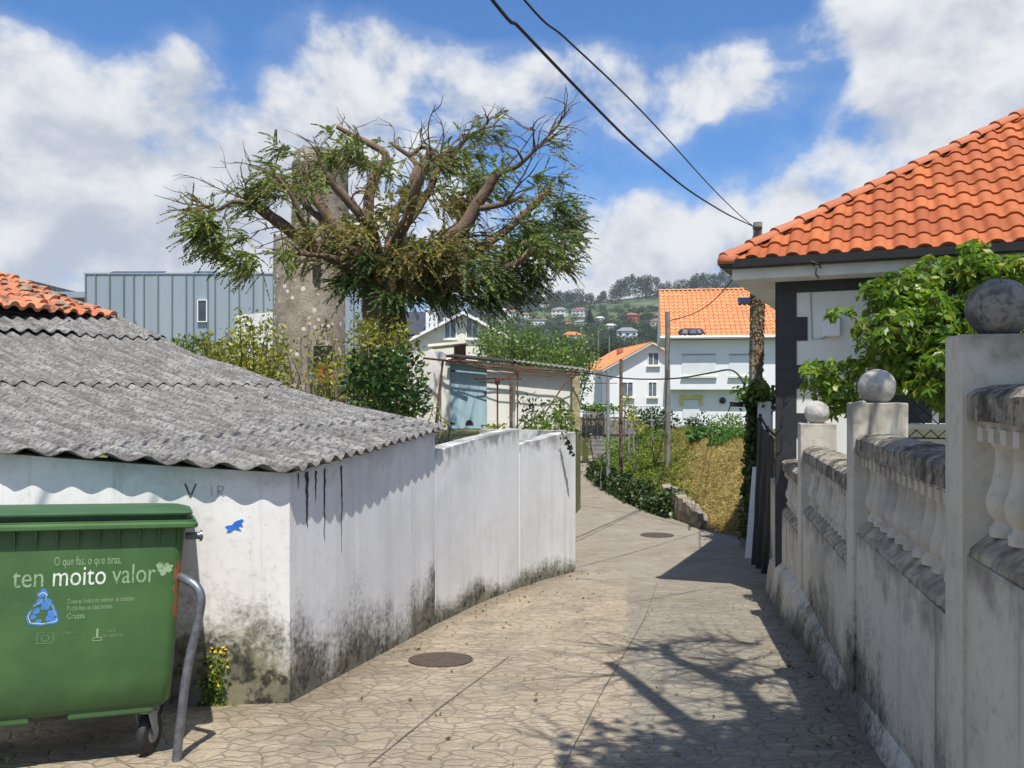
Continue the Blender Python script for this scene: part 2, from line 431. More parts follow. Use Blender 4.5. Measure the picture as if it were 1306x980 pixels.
def mk_tower():
    t = NT('lichened_tower_render'); a = t.noise(2.2, 7, .7); f = t.noise(20, 6, .7)
    c = t.mix(t.ramp(a, .3, .7), (.20, .165, .125), (.42, .36, .29))
    c = t.mix(t.math('MULTIPLY', t.ramp(f, .5, .72), .6), c, (.10, .08, .06))
    st = t.noise(3, 5, .7, vec=t.mapping((2, 2, .25)))
    c = t.mix(t.math('MULTIPLY', t.ramp(st, .5, .7), .5), c, (.42, .39, .34))
    sp = t.voro(4.6, 'F1'); sel = t.noise(.9, 2)
    c = t.mix(t.math('MULTIPLY', t.ramp(t.math('ADD', sp, t.math('MULTIPLY', f, .2)), .38, .31), t.ramp(sel, .36, .46)), c, (.68, .64, .56))
    t.color(c).rough(.95); t.bump(t.math('ADD', a, f), .7, .03); return t.m
M['tower'] = mk_tower()

def mk_bark(name, c, d, sc=5):
    t = NT(name); a = t.noise(sc, 7, .7, vec=t.mapping((1, 1, .3))); f = t.noise(sc*5, 5, .7)
    cc = t.mix(t.ramp(a, .35, .65), c, d); cc = t.mix(t.math('MULTIPLY', t.ramp(f, .5, .7), .5), cc, tuple(x*.4 for x in c))
    t.color(cc).rough(.95); t.bump(t.math('ADD', a, f), .9, .03); return t.m
M['bark'] = mk_bark('reddish_bark', (.10, .065, .042), (.22, .15, .10))
M['bark_grey'] = mk_bark('grey_bark', (.10, .085, .06), (.2, .17, .13))
M['ivystem'] = mk_bark('dry_ivy_stems', (.20, .14, .085), (.34, .25, .16), 9)

M['cypress'] = leafmat('cypress_spray', (.095, .145, .02), (.22, .27, .045), (.32, .27, .07), .25, .6)
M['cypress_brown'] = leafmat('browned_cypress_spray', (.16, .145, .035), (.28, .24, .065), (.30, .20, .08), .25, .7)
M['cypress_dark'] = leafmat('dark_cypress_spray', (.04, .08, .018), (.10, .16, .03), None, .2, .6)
M['tree_leaf'] = leafmat('bright_broad_leaf', (.055, .14, .012), (.25, .40, .03), (.38, .34, .04), .4, .4)
M['bush_yellow'] = leafmat('yellow_green_leaf', (.18, .22, .025), (.36, .38, .05), (.42, .32, .07), .35)
M['bush_dark'] = leafmat('glossy_dark_leaf', (.014, .045, .010), (.045, .105, .02), (.16, .24, .05), .15, .28)
M['bush_mid'] = leafmat('mid_green_leaf', (.075, .15, .02), (.17, .28, .04), (.28, .30, .07), .3)
M['ivy'] = leafmat('dark_ivy_leaf', (.02, .045, .01), (.06, .11, .022), (.09, .12, .03), .15, .45)
M['cover'] = leafmat('ground_cover_leaf', (.10, .18, .018), (.22, .31, .03), (.34, .34, .06), .3)
M['veg'] = leafmat('vegetable_leaf', (.06, .16, .03), (.14, .28, .06), (.22, .36, .12), .3)
M['straw'] = leafmat('dry_straw', (.36, .25, .08), (.63, .48, .18), (.74, .62, .32), .2, .8)
M['strawgreen'] = leafmat('greenish_dry_grass', (.17, .17, .035), (.30, .27, .06), (.42, .34, .1), .25, .8)
M['farleaf'] = leafmat('far_tree_foliage', (.022, .040, .020), (.042, .068, .028), (.06, .09, .03), .1, .8)
M['farleaf2'] = leafmat('far_bright_foliage', (.055, .105, .025), (.10, .17, .035), None, .1, .8)
M['flower'] = leafmat('yellow_flower', (.6, .46, .02), (.75, .6, .05), None, .2)

def mk_terrain():
    t = NT('hill_fields'); a = t.noise(.007, 6, .6, vec=t.mapping((1, 1, 0))); b = t.noise(.05, 6, .65, vec=t.mapping((1, 1, 0)))
    v = t.voro(.016, 'F1', vec=t.mapping((1, .45, 0)), out='Color'); s = t.new('ShaderNodeSeparateColor'); t.l.new(v, s.inputs[0])
    c = t.mix(s.outputs[0], (.045, .078, .022), (.085, .125, .035))
    c = t.mix(t.ramp(s.outputs[1], .86, .9), c, (.15, .14, .07))
    c = t.mix(t.ramp(b, .48, .6), c, (.04, .065, .02))
    t.color(c).rough(.95); return t.m
M['terrain'] = mk_terrain()

def mk_bank():
    t = NT('bank_turf'); g = t.attr('dry'); n = t.noise(2.2, 6, .7); f = t.noise(16, 6, .75)
    k = t.ramp(t.math('ADD', g, t.math('MULTIPLY', t.math('SUBTRACT', n, .5), .7)), .3, .7)
    c = t.mix(k, (.075, .11, .018), (.27, .205, .075))
    c = t.mix(t.math('MULTIPLY', t.ramp(f, .45, .7), .6), c, (.14, .10, .04))
    t.color(c).rough(.95); t.bump(t.math('ADD', f, n), .9, .06); return t.m
M['bank'] = mk_bank()
M['terrace'] = plain('terrace_grass', (.16, .15, .05), .95, var=.5, scale=4, bump=.6)
M['stone'] = plain('rough_stone', (.25, .215, .165), .9, var=.5, scale=7, bump=.8)

# ------------------------------------------------------------------ world, sun, camera
def build_world():
    w = bpy.data.worlds.new('World'); scene.world = w; w.use_nodes = True
    nt = w.node_tree; n = nt.nodes; l = nt.links; n.clear()
    out = n.new('ShaderNodeOutputWorld'); bg = n.new('ShaderNodeBackground'); l.new(bg.outputs[0], out.inputs[0])
    sky = n.new('ShaderNodeTexSky'); sky.sky_type = 'NISHITA'; sky.sun_disc = False
    sky.sun_elevation = SUN_EL; sky.sun_rotation = SUN_ROT; sky.altitude = 100; sky.air_density = 1.0; sky.dust_density = .5; sky.ozone_density = 2.2
    tc = n.new('ShaderNodeTexCoord'); d = tc.outputs['Generated']
    def math_(op, a, b=0., c=None, clamp=False):
        m = n.new('ShaderNodeMath'); m.operation = op; m.use_clamp = clamp
        for i, v in enumerate((a, b, c)):
            if v is None: continue
            if isinstance(v, bpy.types.NodeSocket): l.new(v, m.inputs[i])
            else: m.inputs[i].default_value = v
        return m.outputs[0]
    def ramp(v, a, b, lo=0., hi=1.):
        m = n.new('ShaderNodeMapRange'); m.interpolation_type = 'SMOOTHSTEP'; l.new(v, m.inputs[0])
        for i, q in enumerate((a, b, lo, hi)): m.inputs[i+1].default_value = q
        return m.outputs[0]
    def noise(vec, scale, detail, rough, dist=0):
        m = n.new('ShaderNodeTexNoise'); l.new(vec, m.inputs[0]); m.inputs['Scale'].default_value = scale
        m.inputs['Detail'].default_value = detail; m.inputs['Roughness'].default_value = rough; m.inputs['Distortion'].default_value = dist
        return m.outputs['Fac']
    def blob(px, py, rad, wt):      # a cloud bank: direction on the dome, angular radius in photo pixels, weight
        v = Vector(((px-CX)/F, 1, -(py-HY)/F)).normalized()
        m = n.new('ShaderNodeVectorMath'); m.operation = 'DOT_PRODUCT'; l.new(d, m.inputs[0]); m.inputs[1].default_value = v
        c = math.cos(rad/F)
        return ramp(m.outputs['Value'], c, 1-(1-c)*.05, 0, wt)
    blobs = [(50, 135, 120, .8), (-80, 230, 220, .95), (215, 120, 85, .62), (235, 260, 210, .95), (60, 320, 220, .8), (420, 105, 110, .65), (480, 70, 70, .5), (545, 130, 110, .72), (650, 120, 90, .65), (400, 210, 140, .7),
             (740, 120, 95, .66), (840, 130, 85, .68), (920, 105, 70, .5), (1000, 85, 70, .44), (1270, 40, 170, .95), (1120, 15, 90, .7), (1330, 150, 120, .5), (1180, 80, 80, .5),
             (1100, 165, 70, .62), (830, 320, 90, .5), (960, 275, 80, .58), (1060, 262, 80, .48), (1150, 215, 70, .4), (740, 350, 150, .66), (900, 360, 170, .62), (150, 420, 260, .8), (540, 340, 200, .6), (1250, 180, 90, .4)]
    tot = None
    for b in blobs:      # union of the banks
        v = math_('SUBTRACT', 1., blob(*b)); tot = v if tot is None else math_('MULTIPLY', tot, v)
    tot = math_('SUBTRACT', 1., tot)
    # the rest of the dome carries broken cloud as well
    sep = n.new('ShaderNodeSeparateXYZ'); l.new(d, sep.inputs[0])
    behind = ramp(sep.outputs[1], .45, .1, 0, .55)
    tot = math_('ADD', math_('MINIMUM', tot, 1.05), behind)
    mp = n.new('ShaderNodeMapping'); l.new(d, mp.inputs[0]); mp.inputs['Scale'].default_value = (1, 1, 1.25); mp.inputs['Location'].default_value = (3.1, 1.7, .4)
    up = n.new('ShaderNodeMapping'); l.new(d, up.inputs[0]); up.inputs['Scale'].default_value = (1, 1, 1.25); up.inputs['Location'].default_value = (3.09, 1.7, .4+.045)
    n1 = noise(mp.outputs[0], 7.5, 10, .58, .2); n2 = noise(up.outputs[0], 7.5, 10, .58, .2); n3 = noise(mp.outputs[0], 2.2, 4, .5)
    dens = math_('ADD', math_('MULTIPLY', math_('SUBTRACT', n1, .5), 2.3), math_('SUBTRACT', tot, .42))
    mask = ramp(dens, -.08, .45)
    wisp = ramp(dens, -.35, .15, 0, .14)
    mask = math_('MAXIMUM', mask, wisp)
    lit = math_('ADD', math_('MULTIPLY', math_('SUBTRACT', n1, n2), 2.6), math_('MULTIPLY', math_('SUBTRACT', n3, .5), .9))
    lit = math_('SUBTRACT', lit, math_('MULTIPLY', math_('SUBTRACT', dens, .55), .16))
    shade = ramp(lit, -.5, .34)
    mc = n.new('ShaderNodeMix'); mc.data_type = 'RGBA'; l.new(shade, mc.inputs[0])
    mc.inputs[6].default_value = (6.3, 6.9, 8.1, 1); mc.inputs[7].default_value = (10.6, 10.8, 11.1, 1)
    tn = n.new('ShaderNodeMix'); tn.data_type = 'RGBA'; tn.blend_type = 'MULTIPLY'; tn.inputs[0].default_value = 1; l.new(sky.outputs[0], tn.inputs[6]); tn.inputs[7].default_value = (.80, 1.40, 2.02, 1)
    hz = n.new('ShaderNodeMix'); hz.data_type = 'RGBA'; l.new(ramp(sep.outputs[2], .22, .0, 0, .85), hz.inputs[0]); l.new(tn.outputs[2], hz.inputs[6]); hz.inputs[7].default_value = (4.6, 6.0, 8.6, 1)
    hs = hz
    mx = n.new('ShaderNodeMix'); mx.data_type = 'RGBA'; l.new(mask, mx.inputs[0]); l.new(hs.outputs[2], mx.inputs[6]); l.new(mc.outputs[2], mx.inputs[7])
    l.new(mx.outputs[2], bg.inputs[0]); bg.inputs[1].default_value = .066

SUN_DIR = Vector((.098, -.45, 1)).normalized()      # towards the sun
SUN_EL = math.asin(SUN_DIR.z); SUN_ROT = math.atan2(SUN_DIR.x, SUN_DIR.y)
build_world()
sd = bpy.data.lights.new('sun', 'SUN'); sd.energy = 5.0; sd.angle = R(.53); sd.color = (1, .95, .87)
so = bpy.data.objects.new('sun', sd); COL.objects.link(so); so.rotation_euler = SUN_DIR.to_track_quat('Z', 'Y').to_euler(); so.location = (3, -10, 30)
cd = bpy.data.cameras.new('camera'); cam = bpy.data.objects.new('camera', cd); COL.objects.link(cam)
cam.location = (0, 0, 0); cam.rotation_euler = (R(90), 0, 0)
cd.sensor_width = 36; cd.lens = 36*F/1306; cd.shift_y = (HY-490)/1306; cd.clip_start = .05; cd.clip_end = 6000
scene.camera = cam
scene.view_settings.view_transform = 'Standard'; scene.view_settings.look = 'None'
scene.view_settings.exposure = .30; scene.view_settings.gamma = 1; scene.view_settings.use_curve_mapping = False

# ================================================================== LINES OF THE LANE
def bal_x(y): return 1.058+.2236*y                  # road face of the balustrade wall
BDIR = Vector((.2236, 1, 0)).normalized(); BIN = Vector((BDIR.y, -BDIR.x, 0))     # along the wall, and into the garden
P0 = Vector((-1.54, 5.76, 0)); P1 = Vector((-.81, 8.72, 0))
LW = [(-1.54, 5.76), (-.81, 8.72), (-.40, 10.1), (.10, 11.3), (.52, 12.1), (.98, 12.75)]     # foot of the left wall
FW = [(-9.0, 4.72), (-1.54, 5.76)]                 # foot of the outbuilding's front wall
def seg_d(p, a, b):
    ax, ay = a; bx, by = b; dx, dy = bx-ax, by-ay
    t = max(0, min(1, ((p[0]-ax)*dx+(p[1]-ay)*dy)/(dx*dx+dy*dy)))
    return math.hypot(p[0]-ax-t*dx, p[1]-ay-t*dy)
def wall_dist(x, y):
    d = abs(x-bal_x(y)) if y < 11.6 else 9
    for a, b in zip(LW, LW[1:]): d = min(d, seg_d((x, y), a, b))
    return min(d, seg_d((x, y), *FW))
FOOT = [G(*q) for q in ((943, 686), (892, 674), (858, 661), (807, 641), (776, 623), (754, 608))]
FOOTP = [(6.5, FOOT[0].y-.3)]+[(p.x, p.y) for p in FOOT]+[(4.5, 38), (4.9, 48), (3.6, 70)]

def build_setting():
    xs = list(np.arange(-9, 9.01, .18)); ys = list(np.arange(-6, 20, .2))+list(np.arange(20, 46, .6))
    def zs(x, y):
        return zg(y)+.006*mnoise.noise(Vector((x*1.3, y*1.3, 0)))
    mb = grid_mesh(xs, ys, zs)
    mb.build('street', M['street'], kind='structure', smooth='all', attrs={'wd': [wall_dist(v[0], v[1]) for v in mb.v]})
    # dark joints between the pours: thin sheets a few mm above the concrete
    J = MB()
    def joint(pts, w):
        pts = [Vector((p[0], p[1], 0)) for p in pts]; q = []
        for a, b in zip(pts, pts[1:]):
            k = max(2, int((b-a).length/.25)); q += [a.lerp(b, i/k) for i in range(k)]
        q.append(pts[-1]); vs = []
        for i, p in enumerate(q):
            t = (q[min(i+1, len(q)-1)]-q[max(i-1, 0)]).normalized(); s = Vector((t.y, -t.x, 0))
            ww = w*(.7+.6*random.random())
            for sg in (-1, 1):
                v = p+s*ww*sg*.5; vs.append((v.x, v.y, zg(v.y)+.011))
        J.add(vs, [(2*i, 2*i+1, 2*i+3, 2*i+2) for i in range(len(q)-1)])
    g = lambda *a: tuple(G(*a))[:2]
    joint([g(470, 978), g(560, 905), g(650, 838)], .009)
    joint([g(735, 725), g(815, 703), g(878, 684), g(905, 676)], .014)
    joint([g(718, 980), g(770, 880), g(822, 790), g(838, 745)], .006)
    joint([g(800, 770), g(900, 752), g(990, 745)], .012)
    joint([g(735, 738), g(770, 741)], .02)
    J.build('pavement_joint', plain('joint_dirt', (.14, .115, .09), .95, var=.4), kind='structure')
    # flat land and hills
    tx = list(np.arange(-700, 1000, 22)); ty = [-300, -60, -8, 12, 30, 46, 70, 100, 150, 200, 250, 300, 350]+list(range(400, 1500, 30))+[1800, 2600]
    ty = [float(v) for v in ty]
    M_ = grid_mesh(tx, ty, hill)
    M_.build('hills', M['terrain'], kind='structure', smooth='all')
    # raised garden on the left, level with the top third of the wall
    poly = [(-45, 5.9), (-9, 5.9), (-1.25, 8.8), (-1.0, 8.95), (-.62, 10.2), (-.12, 11.4), (.32, 12.2), (.72, 12.95), (1.0, 16), (1.3, 19), (1.80, 21.8), (1.84, 23), (2.0, 30), (1.6, 75), (-45, 75)]
    T = MB(); T.prism([(x, y, -4.6) for x, y in poly], (0, 0, 3.5)); T.build('garden_terrace', M['terrace'], kind='structure')
    # yard of the house on the right
    pr = [(bal_x(-8)+.2, -8), (bal_x(11)+.2, 11), (4.1, 12), (8.6, 21.0), (34, 16), (34, -8)]
    T = MB(); T.prism([(x, y, -4.6) for x, y in pr], (0, 0, 2.55)); T.build('house_yard', M['terrace'], kind='structure')

_hy = [0, 12, 60, 150, 250, 400, 580, 800, 1000, 1400, 2600]
_hz = [-3.2, -4.6, -4.8, -3.5, 3.5, 16, 36, 65, 90, 84, 80]
def hill(x, y):
    z = float(np.interp(max(y, 0), _hy, _hz)) if y > 0 else -3.2
    if y > 120:
        a = x/y
        k = 1.02+max(-.35, min(.36, a*1.3))
        z = z*k if z > 0 else z
        z += min(1, (y-120)/500)*5*mnoise.noise(Vector((x*.006, y*.006, 3)))
    if y < 12: z = min(z, -4.6) if abs(x) < 60 else z
    return z

# grassy bank between the lane and the gardens on the right
def foot_dist(x, y):
    d = 1e9; best = None
    for a, b in zip(FOOTP, FOOTP[1:]):
        q = seg_d((x, y), a, b)
        if q < d: d = q; best = (a, b)
    (ax, ay), (bx, by) = best
    s = (bx-ax)*(y-ay)-(by-ay)*(x-ax)      # sign: inside is to the right when walking up the lane
    return d if s < 0 else -d
def bank_z(x, y):
    d = foot_dist(x, y)
    if d < 0: return zg(min(y, 60))-.25
    straw = max(0, min(1, (x/y-.185)/.03))
    L = 2.3+1.1*straw
    t = min(1, d/L); r = t*t*(3-2*t)
    start = .03 if straw > .5 else .25
    top = -1.52-.05*(y-20)*.3
    if y > 36: top -= min(1.1, (y-36)*.14)
    base = zg(min(y, 60))
    z = base+start*min(1, d/.15)+(top-base-start)*r
    return z+.05*mnoise.noise(Vector((x*1.1, y*1.1, 1)))*min(1, d)+.03*mnoise.noise(Vector((x*4, y*4, 2)))*min(1, d)
def dryness(x, y):
    d = foot_dist(x, y); a = x/y
    dry = max(0, min(1, (a-.158)/.075))
    if a < .15: dry = max(dry, .75*max(0, min(1, (d-1.9)/.8)))
    if d > 3.7: dry *= .15
    return dry
def build_bank():
    xs = list(np.arange(1.5, 9, .22))+list(np.arange(9, 34, 1.2)); ys = list(np.arange(14.6, 38, .28))+list(np.arange(38, 76, 1.5))
    mb = grid_mesh(xs, ys, bank_z)
    fs = [f for f in mb.f if max(foot_dist(*mb.v[i][:2]) for i in f) > -.4]
    mb.f = fs
    mb.build('grass_bank', M['bank'], kind='structure', smooth='all', attrs={'dry': [dryness(v[0], v[1]) for v in mb.v]})
    # stalks and leaves over it
    def scatter(n, test, y0=15.5, y1=34, x0=2.0, x1=9):
        out = []
        while len(out) < n:
            y = y0+(y1-y0)*random.random()**1.5; x = x0+(x1-x0)*random.random()
            d = foot_dist(x, y)
            if d > 0 and random.random() < test(x, y, d): out.append((x, y, bank_z(x, y)))
        return np.array(out)
    pts = scatter(20000, lambda x, y, d: dryness(x, y)**1.5 if d < 5.2 else 0)
    n = len(pts); dv = rng.normal(size=(n, 3))*(1, 1, .35)+(0, -.3, .25)
    leaf_mesh('straw_grass', pts+np.c_[np.zeros(n), np.zeros(n), rng.uniform(.01, .09, n)], dv, rng.uniform(.10, .30, n), .014, M['straw'], kind='stuff')
    pts = scatter(15000, lambda x, y, d: max(.22, 1-abs(dryness(x, y)-.45)*1.8) if d < 6 else 0)
    n = len(pts); dv = rng.normal(size=(n, 3))*(.6, .6, .3)+(0, 0, .6)
    leaf_mesh('yellowing_grass', pts+np.c_[np.zeros(n), np.zeros(n), rng.uniform(.04, .16, n)], dv, rng.uniform(.15, .34, n), .018, M['strawgreen'], kind='stuff')
    pts = scatter(42000, lambda x, y, d: (1-dryness(x, y))**2 if d < 4.2 else .12)
    n = len(pts); h = rng.uniform(.01, .20, n)*(.4+1.1*np.array([abs(mnoise.noise(Vector((p[0]*1.5, p[1]*1.5, 0)))) for p in pts]))
    leaf_mesh('ground_cover', pts+np.c_[rng.normal(0, .05, n), rng.normal(0, .05, n), h], rng.normal(size=(n, 3))*(1, 1, .8), rng.uniform(.06, .14, n), rng.uniform(.03, .07, n), M['cover'], kind='stuff')
    # dark ivy spilling onto the lane along the foot
    c = []
    for (a, b) in zip(FOOT[2:], FOOT[3:]):
        L = (b-a).length
        for _ in range(int(L*900)):
            t = random.random(); p = a.lerp(b, t); h = random.random()**1.3*(.50+.18*math.sin(p.y*2.3))
            c.append((p.x+random.gauss(-.08, .10)+h*.28, p.y+random.gauss(0, .1), zg(p.y)+.02+h))
    c = np.array(c); n = len(c)
    leaf_mesh('ivy_cover', c, rng.normal(size=(n, 3))+(0, -.2, -.3), rng.uniform(.08, .15, n), rng.uniform(.06, .11, n), M['ivy'], kind='stuff')

# ================================================================== WALLS
def strip_wall(mb, hb, ht, foot, top, zb, thick_dir, n=1, step=.25, lift=-.15):
    """vertical skin from foot to top along a polyline; subdivided so the attributes vary"""
    pass

class WB(MB):
    """mesh with hb / ht attributes"""
    def __init__(s): super().__init__(); s.hb = []; s.ht = []
    def pt(s, p, gz, tz): s.v.append(tuple(p)); s.hb.append(p[2]-gz); s.ht.append(tz-p[2]); return len(s.v)-1
    def slab(s, path, tops, thick, grounds, rows=8, inward=None, below=.2):
        """upright wall slab; path points (x,y), tops z, thick into the garden"""
        m = len(path); idx = {}
        for side in (0, 1):
            for i, (x, y) in enumerate(path):
                a = path[max(i-1, 0)]; b = path[min(i+1, m-1)]
                t = Vector((b[0]-a[0], b[1]-a[1], 0)).normalized(); nrm = inward if inward is not None else Vector((-t.y, t.x, 0))
                o = nrm*thick*side
                for r in range(rows+1):
                    f = r/rows; z = (grounds[i]-below)*(1-f)+tops[i]*f
                    idx[side, i, r] = s.pt((x+o.x, y+o.y, z), grounds[i], tops[i])
        for i in range(m-1):
            for r in range(rows):
                s.f.append((idx[0, i, r], idx[0, i+1, r], idx[0, i+1, r+1], idx[0, i, r+1]))
                s.f.append((idx[1, i, r], idx[1, i, r+1], idx[1, i+1, r+1], idx[1, i+1, r]))
            s.f.append((idx[0, i, rows], idx[0, i+1, rows], idx[1, i+1, rows], idx[1, i, rows]))
        for i in (0, m-1):
            for r in range(rows):
                s.f.append((idx[0, i, r], idx[0, i, r+1], idx[1, i, r+1], idx[1, i, r]) if i == 0 else (idx[0, i, r], idx[1, i, r], idx[1, i, r+1], idx[0, i, r+1]))
        return s
    def done(s, name, mat, parent=None, bevel=0):
        return s.build(name, mat, parent, attrs={'hb': s.hb, 'ht': s.ht}, bevel=bevel, smooth=True)

def lerp_path(path, step):
    out = []
    for a, b in zip(path, path[1:]):
        k = max(1, int(math.hypot(b[0]-a[0], b[1]-a[1])/step))
        out += [tuple(a[j]+(b[j]-a[j])*i/k for j in range(len(a))) for i in range(k)]
    return out+[tuple(path[-1])]

# ------------------------------------------------------------------ corrugated outbuilding
CD = Vector((.81, -.59, 0)).normalized(); RD = Vector((-CD.y, CD.x, 0))      # fall line of the roof, and across it
ROWO = Vector((-4.62, 7.5, 0))
def roof_f(s):
    base = .015-.22*s+.018*s*s
    if s < -2.3: base += .030
    if s < 0.0: base += .030
    return base
def roof_z(p):
    q = Vector((p[0], p[1], 0))-ROWO
    return roof_f(q.dot(CD))
def build_shed():
    t = thing('outbuilding', 'low whitewashed outbuilding with a grey corrugated roof behind the green bin', 'outbuilding', (-4, 7, zg(7)))
    # walls
    w = WB(); fp = lerp_path([(-9.0, 4.72), (-1.54, 5.76)], .3)
    fp2 = lerp_path([(-1.54, 5.76), (-.81, 8.72)], .3)
    tops = [roof_z(p)-.055 for p in fp]; w.slab(fp, tops, .25, [zg(p[1]) for p in fp], 8)
    w.done('front_wall', M['shed_wall'], t)
    w = WB(); fp2 = [(p[0]+.002, p[1]) for p in fp2]
    fp2[0] = (-1.5415, 5.7615); tops = [roof_z(p)-.055 for p in fp2]; w.slab(fp2, tops, .249, [zg(p[1]) for p in fp2], 8)
    w.done('side_wall', M['shed_side'], t)
    w = MB(); w.prism([(-1.1, 8.65, -1.6), (-5.45, 11.5, -1.6), (-5.45, 11.5, .70), (-1.1, 8.65, -.52)], (-.05, -.2, 0)); w.build('back_wall', M['shed_wall'], t)
    # roof: columns across the fall line
    B = Vector((-1.47, 5.66, 0)); A = Vector((-9.2, 4.58, 0)); C = Vector((-.70, 8.80, 0)); Dd = Vector((-5.75, 11.97, 0)); E = Vector((-9.8, 11.2, 0))
    def sr(p): q = p-ROWO; return q.dot(CD), q.dot(RD)
    def bound(pts, r):
        best = None
        for a, b in zip(pts, pts[1:]):
            (s0, r0), (s1, r1) = sr(a), sr(b)
            if min(r0, r1) <= r <= max(r0, r1) and abs(r1-r0) > 1e-6:
                return s0+(s1-s0)*(r-r0)/(r1-r0)
        return None
    rA, rB, rC, rD = sr(A)[1], sr(B)[1], sr(C)[1], sr(Dd)[1]
    pitch = .172; mats = M['corrugated']
    rows = [(-6.5, -2.3), (-2.42, 0.0), (-.12, 7)]
    rmax = max(rC, rD)-.001
    for k, (sa, sb) in enumerate(rows):
        mb = MB(); prev = None; phs = []
        rr = max(rA, -8.0)+.001
        cols = np.arange(rr, rmax, pitch/10)
        for r in cols:
            lo = bound([A, B, C], r); hi = bound([C, Dd, E, Vector((-14, 9, 0))], r)
            if lo is None: prev = None; continue
            if hi is None: hi = -6.4
            s0 = max(sa, hi); s1 = min(sb, lo)
            if s1-s0 < .02: prev = None; continue
            # broken, uneven sheet ends along the eave
            sheet = math.floor(r/.92)
            if k == 2 and sb > lo: s1 += .05*mnoise.noise(Vector((sheet*3.7, 0, 0)))+.02*mnoise.noise(Vector((r*3, 1, 0)))
            else: s1 += .03*mnoise.noise(Vector((sheet*3.7+k*9, 0, 0)))
            if k == 1 and -1.2 < r < .4: s1 -= .05
            n = 26; ids = []
            for i in range(n+1):
                s = s0+(s1-s0)*i/n
                p = ROWO+CD*s+RD*r
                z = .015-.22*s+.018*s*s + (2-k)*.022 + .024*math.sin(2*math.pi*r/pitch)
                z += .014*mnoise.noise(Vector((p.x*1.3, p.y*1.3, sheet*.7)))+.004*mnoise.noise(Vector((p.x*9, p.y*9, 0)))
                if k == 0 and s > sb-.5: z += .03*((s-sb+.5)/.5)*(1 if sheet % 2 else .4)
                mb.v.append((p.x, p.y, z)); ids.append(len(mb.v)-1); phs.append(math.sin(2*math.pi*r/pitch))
            if prev:
                for i in range(n): mb.f.append((prev[i], ids[i], ids[i+1], prev[i+1]))
            prev = ids
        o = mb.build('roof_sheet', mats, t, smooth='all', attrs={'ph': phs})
        sol = o.modifiers.new('thick', 'SOLIDIFY'); sol.thickness = .009; sol.offset = 1
    # sprayed blue fish and old scratched letters on the front wall
    ux = (Vector((-1.54, 5.76, 0))-Vector((-9, 4.72, 0))).normalized(); nrm = Vector((ux.y, -ux.x, 0))
    def onwall(px, py, off=.004):
        d = Vector(((px-CX)/F, 1, 0)); a = Vector((-9, 4.72, 0))
        # intersect ray with the wall plane
        k = a.dot(nrm)/d.dot(nrm); return Vector((d.x*k, k, -(py-HY)/F*k))+nrm*off
    fish = [(287, 672), (292, 670), (296, 670), (299, 666), (303, 664), (309, 662), (311, 664), (308, 667), (310, 672), (306, 671), (304, 673), (308, 677), (303, 676), (299, 675), (294, 679), (289, 679), (291, 675)]
    mb = MB(); mb.prism([onwall(*p) for p in fish], -nrm*.0035); mb.build('painted_fish', M['bluepaint'], t)
    mb = MB()
    for pl in ([(236, 617), (243, 634), (250, 617)], [(270, 620), (270, 633)], [(278, 633), (278, 620), (285, 621), (284, 626), (279, 627), (286, 633)]):
        mb = MB()
        for a, b in zip(pl, pl[1:]):
            A_, B_ = onwall(*a), onwall(*b); w_ = .006 if pl[0][0] == 236 else .003
            s_ = (B_-A_).normalized().cross(nrm)*w_; mb.prism([A_-s_, B_-s_, B_+s_, A_+s_], -nrm*.003)
        mb.build('scratched_letter', M['scratch'] if pl[0][0] == 236 else M['faint_scratch'], t)
    # tar runs down the side wall under the sheets
    n2 = Vector(((P1-P0).y, -(P1-P0).x, 0)).normalized()
    tar = plain('tar_stain', (.035, .033, .032), .8, var=.5, scale=30)
    for px, y0, y1, wd in ((391, 602, 672, .055), (413, 598, 690, .032), (435, 594, 705, .028), (402, 601, 640, .032), (380, 604, 625, .02)):
        mb = MB(); d = Vector(((px-CX)/F, 1, 0)); k = P0.dot(n2)/d.dot(n2)
        pts = []
        N = 34; sd_ = px*3.1
        for i in range(N+1):
            y = y0+(y1-y0)*i/N; p = Vector((d.x*k, k, -(y-HY)/F*k))+n2*.006
            u = (P1-P0).normalized(); p = p+u*.014*mnoise.noise(Vector((sd_, i*.22, 0))); f_ = wd*(1-.8*i/N)*(.75+.7*abs(mnoise.noise(Vector((sd_, i*.5, 5)))))
            pts.append((p-u*f_*.5, p+u*f_*.5))
        mb.add([q for pr in pts for q in pr], [(2*i, 2*i+1, 2*i+3, 2*i+2) for i in range(N)])
        mb.build('tar_run', tar, t)

